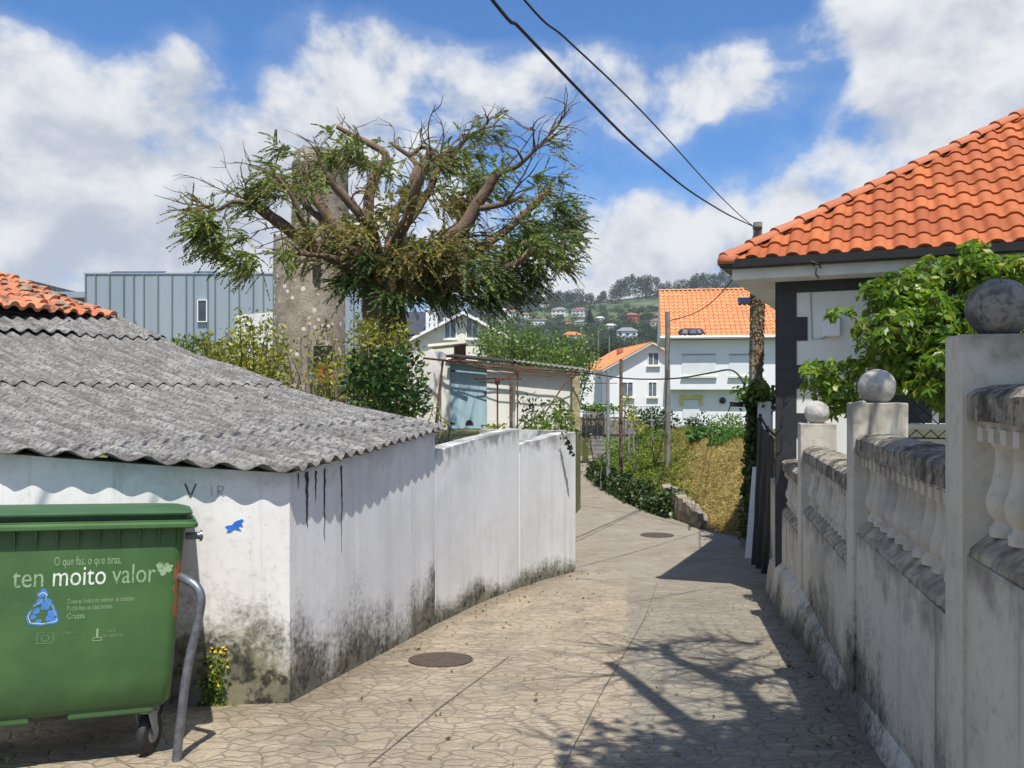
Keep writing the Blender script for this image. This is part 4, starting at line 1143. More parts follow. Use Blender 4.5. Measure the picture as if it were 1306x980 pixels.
    for (x, z, r_) in ((.53, 1.04, .026), (.545, 1.05, .024), (.515, 1.06, .018), (.56, 1.035, .018), (.535, 1.018, .016), (.575, 1.055, .008)): blot(x, z, r_)
    f.build('scuffed_patch', M['bin_text'], t)

def build_barrier():
    b = G(225, 970); 
    pts = [Vector((b.x, b.y, b.z-.06)), b, Vector((b.x+.045, b.y+.02, b.z+.45)), Vector((b.x+.095, b.y+.04, b.z+.72)), Vector((b.x+.115, b.y+.05, b.z+.84)),
           Vector((b.x+.112, b.y+.055, b.z+.90)), Vector((b.x+.085, b.y+.065, b.z+.945)), Vector((b.x+.04, b.y+.08, b.z+.970)), Vector((b.x-.02, b.y+.11, b.z+.985)), Vector((b.x-.16, b.y+.19, b.z+.985))]
    q = []
    for i in range(len(pts)-1):       # Catmull-Rom
        p0 = pts[max(i-1, 0)]; p1 = pts[i]; p2 = pts[i+1]; p3 = pts[min(i+2, len(pts)-1)]
        for k in range(6):
            t = k/6; q.append(.5*((2*p1)+(p2-p0)*t+(2*p0-5*p1+4*p2-p3)*t*t+(3*p1-p0-3*p2+p3)*t**3))
    q.append(pts[-1])
    o = MB().tube(q, .025, 14).build('bent_tube', M['steel'], None, smooth=True, origin=b)
    tag(o, 'bent grey steel tube barrier rising from the ground beside the green container', 'barrier')

# ================================================================== TREES AND SHRUBS
def smooth_line(pts, k=5):
    q = []
    for i in range(len(pts)-1):
        p0 = pts[max(i-1, 0)]; p1 = pts[i]; p2 = pts[i+1]; p3 = pts[min(i+2, len(pts)-1)]
        for j in range(k):
            t = j/k; q.append(.5*((2*p1)+(p2-p0)*t+(2*p0-5*p1+4*p2-p3)*t*t+(3*p1-p0-3*p2+p3)*t**3))
    q.append(pts[-1]); return q

def build_cypress():
    D0 = 16.6
    base = P(492, 505, D0); base.z = -1.12
    t = thing('lopped_conifer', 'big lopped conifer with spreading limbs and drooping sprays in front of the tower', 'tree', base)
    tr = MB()
    pts = smooth_line([Vector((base.x-.02, D0, -1.3)), P(489, 470, D0), P(491, 420, D0), P(489, 380, D0), P(494, 345, D0)])
    n = len(pts); rs = [.52-.14*i/n+.05*mnoise.noise(Vector((i*.9, 0, 0))) for i in range(n)]; rs[-5:] = [.44, .46, .44, .36, .2]
    tr.tube(pts, rs, 14)
    trunk = tr.build('trunk', M['bark'], t, smooth='all')
    limbs = [  # (pixel x, pixel y, depth offset), start radius, end radius
        ([(488, 365, 0), (455, 345, -.2), (405, 318, -.6), (362, 292, -.9), (330, 262, -1.0), (312, 248, -1.0)], .20, .06),
        ([(480, 362, 0), (445, 340, -.8), (415, 326, -1.2), (380, 322, -1.6)], .12, .03),
        ([(484, 355, 0), (452, 318, .2), (424, 285, .4), (402, 250, .5), (394, 226, .5)], .17, .085),
        ([(486, 350, 0), (470, 300, .5), (474, 240, .8), (492, 205, .9), (470, 182, 1.0), (430, 163, 1.0)], .15, .05),
        ([(492, 350, 0), (512, 300, .6), (546, 245, 1.0), (566, 200, 1.2)], .14, .06),
        ([(495, 350, 0), (470, 290, -.6), (440, 255, -1.0), (418, 222, -1.2)], .12, .07),
        ([(498, 355, 0), (545, 325, -.2), (590, 292, -.4), (616, 255, -.5), (636, 219, -.6)], .19, .09),
        ([(500, 360, 0), (545, 345, .4), (596, 325, .8), (648, 292, 1.2), (690, 252, 1.5), (702, 243, 1.6)], .16, .05),
        ([(500, 372, 0), (540, 371, -.6), (590, 358, -1.2), (640, 345, -1.6), (690, 312, -1.9)], .17, .05),
        ([(490, 350, 0), (512, 290, -.7), (536, 230, -1.2), (548, 192, -1.4)], .13, .07),
        ([(610, 268, -.5), (640, 262, -.4), (668, 250, -.3)], .07, .03),
        ([(556, 215, 1.1), (580, 190, 1.2), (612, 165, 1.4), (628, 150, 1.5)], .06, .02),
        ([(636, 225, -.6), (668, 205, -.8), (695, 180, -1.0), (708, 165, -1.0)], .05, .015),
        ([(340, 270, -1.0), (310, 258, -1.3), (275, 265, -1.5), (255, 262, -1.6)], .05, .015),
        ([(430, 300, .4), (398, 268, .8), (362, 232, 1.2), (345, 205, 1.4)], .08, .03),
        ([(405, 318, -.6), (385, 285, -1.0), (370, 250, -1.2), (350, 225, -1.4)], .07, .03),
        ([(520, 200, .6), (535, 185, .6), (548, 190, .5), (575, 215, .2)], .05, .03),
        ([(494, 355, 0), (500, 300, 1.2), (510, 262, 1.8), (530, 215, 2.2), (500, 180, 2.4)], .13, .04),
        ([(494, 355, 0), (540, 320, 1.4), (580, 290, 2.2), (600, 240, 2.6), (590, 195, 2.7)], .12, .04)]
    L = MB(); ends = []
    allp = []
    for pl, r0, r1 in limbs:
        pts = smooth_line([P(x, y, D0+dz) for x, y, dz in pl]); n = len(pts)
        pts = [p+Vector((mnoise.noise(p*1.7), mnoise.noise(p*1.7+Vector((9, 0, 0))), mnoise.noise(p*1.7+Vector((0, 9, 0)))))*.09 for p in pts]
        L = MB(); L.tube(pts, [r0+(r1-r0)*i/(n-1)+.012*mnoise.noise(pts[i]*5) for i in range(n)], 9)
        L.build('limb', M['bark'], t, smooth='all'); ends.append((pts[-1], (pts[-1]-pts[-3]).normalized(), r1)); allp += pts[4:]
    # pale saw cuts and stubs
    cut = MB()
    for i in (2, 6):
        p, d, r = ends[i]; cut.tube([p-d*.01, p+d*.035], r*.98, 10)
    cut.build('saw_cut', M['bark_pale'], t)
    # fine twigs
    tw = MB(); tips = []
    def twig(p, d, ln, r, depth):
        n = 5; q = [p]; dd = d.copy()
        for i in range(n):
            dd = (dd+Vector((random.gauss(0, .22), random.gauss(0, .22), random.gauss(-.02, .2)))).normalized(); q.append(q[-1]+dd*ln/n)
        tw.tube(q, [r*(1-.75*i/n) for i in range(n+1)], 4, False); tips.append((q[-1], dd))
        if depth:
            for _ in range(random.choice((2, 3))):
                i = random.randint(1, n-1); e = (dd+Vector((random.gauss(0, .7), random.gauss(0, .7), random.gauss(0, .5)))).normalized(); twig(q[i], e, ln*random.uniform(.45, .8), r*.55, depth-1)
    cen = P(495, 400, D0)
    for _ in range(130):
        p = random.choice(allp); d = ((p-cen).normalized()+Vector((random.gauss(0, .5), random.gauss(0, .5), random.gauss(-.12, .35)))).normalized()
        twig(p, d, random.uniform(.45, .95), random.uniform(.012, .03), 1)
    for (x, y, dz, dx, dy) in ((318, 255, -1, -60, -12), (322, 258, -1, -70, 15), (330, 262, -1, -45, -35), (690, 250, 1.5, 45, -40), (660, 235, -.8, 45, -60), (640, 222, -.6, 55, -55), (700, 244, 1.6, 40, 15), (690, 255, 1.5, 35, 30), (600, 172, 1.3, 40, -25), (590, 195, 2.7, 20, -35), (680, 195, -.9, 28, -38), (650, 300, 1.2, 75, 5), (640, 280, 1.2, 80, -18), (620, 270, -.5, 70, -40), (600, 300, .8, 90, -10)):
        p = P(x, y, D0+dz); d = (P(x+dx, y+dy, D0+dz)-p); twig(p, d.normalized(), d.length*1.1, .022, 2)
    tw.build('twigs', M['bark'], t)
    # drooping sprays
    clumps = [  # px, py, depth, radius px x, radius px y, count of sprays, kind
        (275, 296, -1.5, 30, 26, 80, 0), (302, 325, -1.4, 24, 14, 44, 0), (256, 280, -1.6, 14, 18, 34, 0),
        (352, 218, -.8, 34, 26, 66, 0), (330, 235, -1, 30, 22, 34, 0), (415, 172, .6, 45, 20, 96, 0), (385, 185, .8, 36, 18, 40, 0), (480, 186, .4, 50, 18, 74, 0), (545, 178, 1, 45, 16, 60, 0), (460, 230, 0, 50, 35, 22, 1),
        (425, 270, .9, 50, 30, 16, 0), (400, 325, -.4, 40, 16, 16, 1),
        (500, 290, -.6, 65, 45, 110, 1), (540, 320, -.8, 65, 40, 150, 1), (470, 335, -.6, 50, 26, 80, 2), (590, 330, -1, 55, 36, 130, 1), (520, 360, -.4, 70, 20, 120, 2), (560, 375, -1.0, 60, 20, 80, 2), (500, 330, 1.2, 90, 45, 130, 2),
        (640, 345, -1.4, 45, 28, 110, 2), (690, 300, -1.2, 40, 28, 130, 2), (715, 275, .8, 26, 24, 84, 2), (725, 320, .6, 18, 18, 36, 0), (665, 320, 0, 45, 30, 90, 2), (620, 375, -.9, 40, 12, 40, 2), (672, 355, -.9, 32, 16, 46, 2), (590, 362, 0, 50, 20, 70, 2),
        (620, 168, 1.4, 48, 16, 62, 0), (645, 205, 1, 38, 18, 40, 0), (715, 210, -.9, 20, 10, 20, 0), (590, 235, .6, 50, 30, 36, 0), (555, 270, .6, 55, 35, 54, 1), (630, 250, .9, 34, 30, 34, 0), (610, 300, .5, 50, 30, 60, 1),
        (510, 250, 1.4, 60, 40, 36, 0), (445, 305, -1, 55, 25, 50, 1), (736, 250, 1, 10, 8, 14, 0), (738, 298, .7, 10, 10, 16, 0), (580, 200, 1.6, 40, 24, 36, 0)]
    bins = {0: [[], [], [], []], 1: [[], [], [], []], 2: [[], [], [], []]}
    for e, d_, r_ in ends:
        q = e+d_*.15; clumps.append((q.x/q.y*F+CX, HY-q.z/q.y*F, q.y-D0, 17, 12, 14, random.choice((0, 0, 1))))
    for (px, py, dz, rx, ry, cnt, kind) in clumps:
        px = 495+(px-495)*.93; py = 380-(380-py)*.91; cnt = cnt*(.62 if py < 260 else .95); ry = ry*.85
        c = P(px, py, D0+dz); k = (D0+dz)/F
        subs = [rng.normal(size=3)*.55 for _ in range(max(4, int(cnt/9)))]
        for _ in range(int(cnt*1.75)):
            v = subs[random.randrange(len(subs))]; v = v*min(1, 1.0/np.linalg.norm(v))+rng.normal(size=3)*.13
            o = Vector((c.x+v[0]*rx*k, c.y+v[1]*.9, c.z+v[2]*ry*k))
            out = (o-cen); out.z *= .3; out.normalize()
            d = (out*.7+Vector((random.gauss(0, .5), random.gauss(0, .5), random.gauss(-.35, .4)))).normalized()
            ln = random.uniform(.28, .62); side = d.cross(Vector((random.gauss(0, .4), random.gauss(0, .4), 1))).normalized()
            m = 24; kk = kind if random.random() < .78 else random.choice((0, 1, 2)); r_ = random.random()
            for i in range(m):
                f = i/(m-1); p = o+d*ln*f+Vector((0, 0, -.22*f*f*ln)); s = 1 if i % 2 else -1
                nd = (d*.8+side*s*(.75-.4*f)+Vector((0, 0, -.25*f))).normalized()
                w = .105*(1-.5*f)
                bins[kk][0].append(p+nd*w*.45); bins[kk][1].append(nd); bins[kk][2].append(w); bins[kk][3].append(.024+.012*random.random())
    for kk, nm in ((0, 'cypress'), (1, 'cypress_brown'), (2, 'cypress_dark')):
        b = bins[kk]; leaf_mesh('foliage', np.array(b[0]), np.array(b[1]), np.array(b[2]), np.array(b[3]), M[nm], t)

def build_leafy_tree():
    c0 = P(1190, 470, 8.9)
    base = Vector((4.95, 8.7, -2.05))
    t = thing('leafy_garden_tree', 'small bright green broad leaved tree between the balustrade and the bungalow', 'tree', base)
    clumps = [(1058, 488, 9.2, 36, 32), (1040, 470, 9.2, 16, 12), (1072, 516, 9.2, 24, 14), (1092, 470, 9.0, 14, 18), (1150, 385, 8.8, 48, 45), (1130, 425, 8.5, 40, 34), (1120, 370, 8.7, 22, 16), (1200, 350, 9.0, 45, 28), (1250, 345, 8.6, 40, 26), (1235, 320, 8.9, 14, 14),
              (1190, 410, 8.6, 60, 40), (1240, 400, 8.8, 45, 40), (1160, 460, 8.8, 50, 36), (1205, 465, 8.3, 40, 36), (1190, 495, 8.4, 34, 16), (1212, 512, 8.3, 16, 16), (1165, 490, 8.7, 26, 10), (1300, 340, 8.4, 16, 24), (1260, 440, 8.8, 40, 40), (1295, 400, 9.1, 40, 50), (1320, 450, 9.0, 50, 60), (1070, 398, 8.8, 10, 6), (1270, 500, 8.8, 40, 40), (1350, 380, 9, 40, 50)]
    tr = MB(); tr.tube(smooth_line([base-Vector((0, 0, .1)), base+Vector((.02, 0, .7)), P(1185, 520, 8.8), P(1178, 470, 8.8)]), [.09]*11+[.08, .075, .07, .065, .06], 9) if False else tr.tube(smooth_line([base-Vector((0, 0, .1)), base+Vector((.02, 0, .7)), P(1228, 520, 8.8), P(1190, 470, 8.8)]), .06, 9)
    tr.build('trunk', M['bark_grey'], t, smooth='all')
    br = MB(); fork = P(1190, 472, 8.8); Cc, Dd, Ll, Ww = [], [], [], []
    for (px, py, D, rx, ry) in clumps:
        c = P(px, py, D); k = D/F; s = fork if py < 480 else P(1215, 505, 8.8)
        mid = s.lerp(c, .5)+Vector((random.gauss(0, .08), random.gauss(0, .1), .08))
        br.tube(smooth_line([s, mid, c], 5), [.035-.0028*i for i in range(11)], 6, False)
        nros = int(rx*ry/13)+4
        for _ in range(nros):
            v = rng.normal(size=3); v /= np.linalg.norm(v); rr = random.random()**.5
            o = Vector((c.x+v[0]*rx*k*rr, c.y+v[1]*.34*rr, c.z+v[2]*ry*k*rr))
            ax = Vector((v[0], v[1]*.6-.2, v[2]*.6+.35)).normalized()
            br.tube([o.lerp(c, .45), o], [.006, .004], 3, False)
            side = ax.orthogonal().normalized(); b2 = ax.cross(side)
            m = random.randint(6, 9)
            for j in range(m):
                a = 2*math.pi*j/m+random.random(); d = (side*math.cos(a)+b2*math.sin(a)+ax*random.uniform(-.1, .5)+Vector((0, 0, -.55))).normalized()
                ln = random.uniform(.07, .118); Cc.append(o+d*ln*.55); Dd.append(d); Ll.append(ln); Ww.append(ln*.48)
    br.build('branches', M['bark_grey'], t)
    leaf_mesh('foliage', np.array(Cc), np.array(Dd), np.array(Ll), np.array(Ww), M['tree_leaf'], t)

def shrub(name, label, cat, base, clumps, mat, leaf, nper=1.0, stems=True, group=None, thick=.5, aspect=.42, stemmat=None, updir=.3):
    t = thing(name, label, cat, base, group)
    Cc, Dd, Ll, Ww = [], [], [], []; st = MB()
    for (px, py, D, rx, ry) in clumps:
        c = P(px, py, D); k = D/F
        if stems: st.tube(smooth_line([Vector((base[0]+random.gauss(0, .15), base[1]+random.gauss(0, .1), base[2]-.05)), Vector(base).lerp(c, .5)+Vector((random.gauss(0, .12), random.gauss(0, .12), 0)), c], 4), [.025-.0022*i for i in range(9)], 5, False)
        n = int(rx*ry*k*k/(leaf*leaf)*nper*13)+10
        for _ in range(n):
            v = rng.normal(size=3); v /= np.linalg.norm(v); rr = random.random()**.45
            f = 1+.35*mnoise.noise(Vector((px*.05+v[0]*2.2, py*.05+v[2]*2.2, v[1]*2)))
            o = (c.x+v[0]*rx*k*rr*f, c.y+v[1]*thick*rr, c.z+v[2]*ry*k*rr*f)
            Cc.append(o); Dd.append((v[0]+random.gauss(0, .5), v[1]+random.gauss(0, .5)-.1, v[2]*.5+random.gauss(updir, .5)))
            l_ = leaf*random.uniform(.7, 1.3); Ll.append(l_); Ww.append(l_*aspect)
    if stems: st.build('stems', stemmat or M['bark_grey'], t)
    leaf_mesh('foliage', np.array(Cc), np.array(Dd), np.array(Ll), np.array(Ww), mat, t)
    return t

def twiggy(name, label, base, tips, mat, leaf, per=26, spread=.16, dens=1, group=None):
    """open shrub: upright wands carrying leaves along their upper half"""
    t = thing(name, label, 'shrub', base, group); st = MB(); Cc, Dd, Ll, Ww = [], [], [], []
    for tip in tips:
        b = Vector(base)+Vector((random.gauss(0, .3), random.gauss(0, .25), 0))
        mid = b.lerp(tip, .55)+Vector((random.gauss(0, .15), random.gauss(0, .15), .05)); q = smooth_line([b, mid, tip], 6)
        st.tube(q, [.016-.001*i for i in range(len(q))], 4, False)
        for _ in range(per):
            f = .25+.75*random.random()**.8; i = min(int(f*(len(q)-1)), len(q)-2); p = q[i].lerp(q[i+1], random.random())
            s = spread*(1.25-f*.7); o = p+Vector((random.gauss(0, s), random.gauss(0, s), random.gauss(0, s)))
            Cc.append(o); Dd.append((random.gauss(0, 1), random.gauss(0, 1), random.gauss(.4, .6))); l_ = leaf*random.uniform(.6, 1.3); Ll.append(l_); Ww.append(l_*.42)
    st.build('stems', M['bark_grey'], t); leaf_mesh('foliage', np.array(Cc), np.array(Dd), np.array(Ll), np.array(Ww), mat, t)
    return t

def build_shrubs():
    rx = lambda x0, x1, y0, y1, D, n, dD=.8: [P(random.uniform(x0, x1), random.triangular(y0, y1, y0+(y1-y0)*.45), D+random.gauss(0, dD)) for _ in range(n)]
    b = P(325, 520, 14.2); b.z = -1.12
    twiggy('yellowish_shrub', 'open yellowish green shrub showing above the corrugated roof left of the tower foot', b, rx(262, 365, 405, 485, 14.2, 58)+rx(255, 300, 430, 480, 14, 14)+rx(300, 345, 388, 420, 14.2, 9), M['bush_yellow'], .11, 46, .15)
    b = P(435, 520, 15.2); b.z = -1.12
    twiggy('yellowish_shrub', 'thin yellowish green shrub in front of the tower opening with the red board', b, rx(395, 455, 445, 505, 15.0, 22)+rx(400, 430, 390, 440, 15, 5), M['bush_yellow'], .11, 34, .16)
    b = P(243, 470, 16.0); b.z = -1.12
    shrub('light_green_bush', 'small light green bush peeping over the roof edge below the zinc building', 'bush', b, [(240, 437, 16, 26, 14), (225, 440, 16, 14, 9), (258, 445, 16, 18, 12)], M['cover'], .12, 1.3)
    b = P(200, 450, 16.5); b.z = -1.12
    twiggy('weed_spray', 'thin green weed sprays beside the old tiled roof corner', b, [P(156, 412, 16), P(173, 410, 16), P(158, 420, 16), P(175, 418, 16), P(200, 432, 16), P(190, 430, 16)], M['cover'], .09, 16, .05)
    b = P(497, 560, 13.6); b.z = -1.12
    shrub('glossy_dark_bush', 'dense glossy dark green bush below the lopped conifer', 'bush', b, [(490, 480, 13.6, 46, 36), (515, 495, 13.5, 38, 36), (470, 470, 13.7, 30, 28), (505, 455, 13.8, 30, 20), (530, 515, 13.4, 24, 26), (478, 510, 13.4, 36, 22), (505, 530, 13.2, 34, 18), (455, 490, 13.6, 20, 24)], M['bush_dark'], .12, 1.5, thick=.65, aspect=.5)
    b = P(485, 545, 14.4); b.z = -1.12
    twiggy('climbing_shrub', 'yellow green climber wrapped round the trunk of the lopped conifer', b, rx(455, 520, 385, 450, 15.2, 34, .35)+rx(440, 475, 390, 450, 15, 12, .3)+rx(500, 535, 400, 450, 15.2, 9, .3), M['bush_yellow'], .115, 40, .13)
    # loose tree behind the blue door shed
    b = P(665, 520, 33); b.z = -2.5
    t = thing('young_willow', 'loose light green young tree behind the white shed roof', 'tree', b)
    st = MB(); Cc, Dd = [], []
    for tip in [P(random.uniform(612, 690), random.triangular(398, 452, 430), 33+random.gauss(0, 1)) for _ in range(60)]+[P(random.uniform(672, 760), random.triangular(420, 470, 452), 33+random.gauss(0, 1)) for _ in range(46)]:
        bb = Vector(b)+Vector((random.gauss(0, .5)+(tip.x-b.x)*.45, random.gauss(0, .4), 0)); q = smooth_line([bb, bb.lerp(tip, .6)+Vector((0, 0, .2)), tip], 6); st.tube(q, [.035-.0025*i for i in range(len(q))], 4, False)
        for _ in range(95):
            i = random.randint(4, len(q)-2); p = q[i].lerp(q[i+1], random.random()); Cc.append(p+Vector((random.gauss(0, .2), random.gauss(0, .2), random.gauss(0, .2)))); Dd.append((random.gauss(0, 1), random.gauss(0, 1), random.gauss(.2, 1)))
    st.build('trunk', M['bark_grey'], t); leaf_mesh('crown', np.array(Cc), np.array(Dd), .15, .07, M['bush_mid'], t)
    # plants in the little garden by the wall
    b = P(690, 560, 15.4); b.z = -1.12
    twiggy('rose_bush', 'thin leafy rose bush growing in front of the white shed wall', b, rx(664, 718, 495, 540, 15.6, 16, .3), M['bush_mid'], .11, 22, .1)
    b = P(712, 560, 14.2); b.z = -1.12
    shrub('green_garden_bush', 'low green bush leaning on the inside of the lane wall by the shed post', 'bush', b, [(700, 543, 14.3, 30, 12), (715, 528, 14.5, 18, 12), (690, 552, 14, 24, 8), (725, 545, 14, 14, 12)], M['bush_mid'], .10, 1.5, thick=.4)
    b = P(632, 560, 15.2); b.z = -1.12
    shrub('yellow_leaf_plant', 'small yellow green plant below the blue door', 'plant', b, [(632, 545, 15, 18, 7), (618, 552, 15, 12, 5)], M['bush_yellow'], .10, 1.4, thick=.3)
    b = P(555, 560, 15.5); b.z = -1.12
    twiggy('dry_plant', 'tall thin yellowing plant at the white corner left of the blue door', b, [P(random.uniform(546, 562), random.uniform(505, 545), 15.5) for _ in range(8)], M['bush_yellow'], .10, 8, .06)
    # shrubs up on the bank and in front of the white houses
    defs = [('dark_round_bush', 'dark round bush left of the yellow door on the bank', [(835, 533, 31, 20, 16), (820, 530, 31, 14, 12), (850, 538, 31, 18, 14)], M['bush_dark'], .16),
            ('dark_round_bush', 'dark leafy bush right below the yellow framed door', [(893, 540, 32, 18, 14), (882, 545, 32, 12, 10)], M['bush_dark'], .16),
            ('feathery_bush', 'feathery green bush in front of the white house wall', [(930, 538, 31, 22, 12), (915, 543, 31, 14, 9), (945, 545, 31, 10, 10)], M['bush_mid'], .13),
            ('vine_bush', 'yellow green vine bush tied to a wooden post on the bank', [(806, 532, 26, 10, 14), (815, 545, 26, 10, 8), (798, 512, 26, 4, 12)], M['bush_yellow'], .14),
            ('hedge_bush', 'dark green bush hanging over the lane at the top of the bank', [(780, 568, 26.5, 9, 12), (768, 588, 28, 8, 11)], M['bush_mid'], .13),
            ('small_vines', 'low vines on sticks in front of the concrete pole', [(830, 550, 25, 7, 5), (845, 553, 24.5, 6, 6)], M['bush_mid'], .12)]
    for nm, lb, cl, mt, lf in defs:
        px, py, D = cl[0][:3]; bb = P(px, py, D); bb.z = bank_z(bb.x, bb.y)
        shrub(nm, lb, 'bush', bb, cl, mt, lf, 1.6, thick=.8)
    # leafy vegetables in rows
    def veg(i, src=None):
        Cc, Dd = [], []
        for _ in range(80):
            a = random.random()*6.283; r = random.random()**.6; Cc.append((r*.30*math.cos(a), r*.30*math.sin(a), .10+.30*random.random()*(1.1-r*.5))); Dd.append((math.cos(a), math.sin(a), random.gauss(.3, .4)))
        return np.array(Cc), np.array(Dd)
    proto = None
    spots = []
    for rown, Yr in enumerate((24.6, 25.8, 27.0, 28.4)):
        for k in range(12):
            px = 862+8.5*k+random.gauss(0, 2)+(rown % 2)*4
            X = (px-CX)/F*Yr; Y = Yr+random.gauss(0, .15)
            if X/Y < .30 and foot_dist(X, Y) > 2.7: spots.append((X, Y))
    for i, (X, Y) in enumerate(spots):
        if proto is None or i % 9 == 0:
            C_, D_ = veg(i); o = leaf_mesh('vegetable_plant', C_, D_, rng.uniform(.14, .24, len(C_)), .12, M['veg'])
            proto = o
        else:
            o = proto.copy(); COL.objects.link(o)
        o.location = (X, Y, bank_z(X, Y)-.03); o.rotation_euler = (0, 0, random.random()*6.28); s = random.uniform(.6, 1.0); o.scale = (s, s, s)
        tag(o, 'leafy green vegetable plant in the garden rows on top of the bank', 'vegetable plant', 'vegetable plants in rows on the bank')
    # yellow flowering weed by the foot of the outbuilding wall
    b = G(268, 908)
    t = thing('flowering_weed', 'small yellow flowered weed at the foot of the whitewashed wall', 'weed', b)
    Cc, Dd, Fc, Fd = [], [], [], []
    for _ in range(260):
        p = G(random.gauss(267, 9), 903); Cc.append((p.x, p.y+.05, p.z+random.random()**1.6*.34)); Dd.append((random.gauss(0, 1), random.gauss(0, 1), random.gauss(.6, .7)))
    for _ in range(46):
        p = G(random.gauss(272, 9), 903); Fc.append((p.x, p.y+.06, p.z+.10+random.random()*.30)); Fd.append(rng.normal(size=3))
    leaf_mesh('leaves', np.array(Cc), np.array(Dd), .05, .02, M['bush_mid'], t); leaf_mesh('flowers', np.array(Fc), np.array(Fd), .03, .028, M['flower'], t)
    # bare pollarded tree in the garden, just outside the picture: its branches shade the lane
    b = Vector((3.3, .9, zg(.9)+.1))
    t = thing('bare_tree', 'bare branched garden tree just inside the balustrade, shading the lane', 'tree', b)
    kx, ky = .098, -.45
    def up(px, py, h):          # the branch point whose shadow falls at this spot of the lane
        h += 1.25; g = G(px, py); return Vector((g.x+kx*h, g.y+ky*h, g.z+h))
    top = b+Vector((-.2, .1, 3.7))
    m = MB(); m.tube(smooth_line([b-Vector((0, 0, .2)), b+Vector((-.02, .02, 2.2)), top], 5), [.17, .165, .16, .155, .15, .145, .14, .135, .13, .13, .13], 10); m.build('trunk', M['bark_grey'], t, smooth='all')
    hub = up(1010, 985, 4.3)
    tt = MB()
    def limb(pts, r0, r1, k=5):
        q = smooth_line(pts, k); n = len(q); tt.tube(q, [r0+(r1-r0)*i/(n-1) for i in range(n)], 7, False); return q
    qs = []
    limb([top, (top+hub)/2+Vector((0, 0, .3)), hub], .13, .10)
    qs.append(limb([hub, up(985, 940, 4.3), up(950, 885, 4.4), up(900, 858, 4.5), up(855, 838, 4.5), up(848, 822, 4.6)], .12, .055))
    qs.append(limb([hub, up(950, 962, 4.2), up(900, 938, 4.3), up(840, 895, 4.4), up(800, 862, 4.4), up(775, 845, 4.5)], .11, .05))
    qs.append(limb([up(948, 884, 4.4), up(962, 868, 4.5), up(990, 862, 4.6), up(1020, 858, 4.7)], .05, .03))
    qs.append(limb([up(905, 862, 4.5), up(935, 850, 4.7), up(950, 842, 4.8)], .03, .018))
    qs.append(limb([up(852, 822, 4.6), up(900, 818, 4.8), up(970, 822, 5.0)], .018, .008))
    qs.append(limb([hub, up(1030, 930, 4.4), up(1050, 905, 4.5), up(1060, 880, 4.7)], .06, .03))
    qs.append(limb([up(848, 832, 4.5), up(832, 828, 4.6), up(815, 830, 4.7)], .02, .01))
    qs.append(limb([hub, up(930, 985, 4.3), up(820, 975, 4.5), up(740, 955, 4.6)], .06, .02))
    for _ in range(210):
        q = random.choice(qs); p = random.choice(q[3:]); d = Vector((random.gauss(-.35, .6), random.gauss(.1, .5), random.gauss(.25, .35))).normalized(); ln = random.uniform(.3, .95)
        e = p+d*ln; tt.tube([p, p.lerp(e, .5)+Vector((random.gauss(0, .05), random.gauss(0, .05), .04)), e], [.016, .011, .006], 4, False)
        if random.random() < .6:
            d2 = (d+Vector((random.gauss(0, .5), random.gauss(0, .5), .1))).normalized(); pm = p.lerp(e, .5); tt.tube([pm, pm+d2*ln*.5], [.007, .003], 4, False)
    tt.build('branches', M['bark_grey'], t, smooth='all')
    Cc = []
    for _ in range(3600):
        g = up(max(720, random.gauss(945, 110)), random.triangular(915, 1060, 1005), random.uniform(4.0, 4.9)); Cc.append(tuple(g))
    for _ in range(1700):
        g = up(random.gauss(1040, 50), random.triangular(890, 1020, 960), random.uniform(4.0, 4.9)); Cc.append(tuple(g))
    leaf_mesh('shade_leaves', np.array(Cc), rng.normal(size=(len(Cc), 3)), .15, .09, M['tree_leaf'], t)  # out-of-view leaves added to deepen the shade on the lane

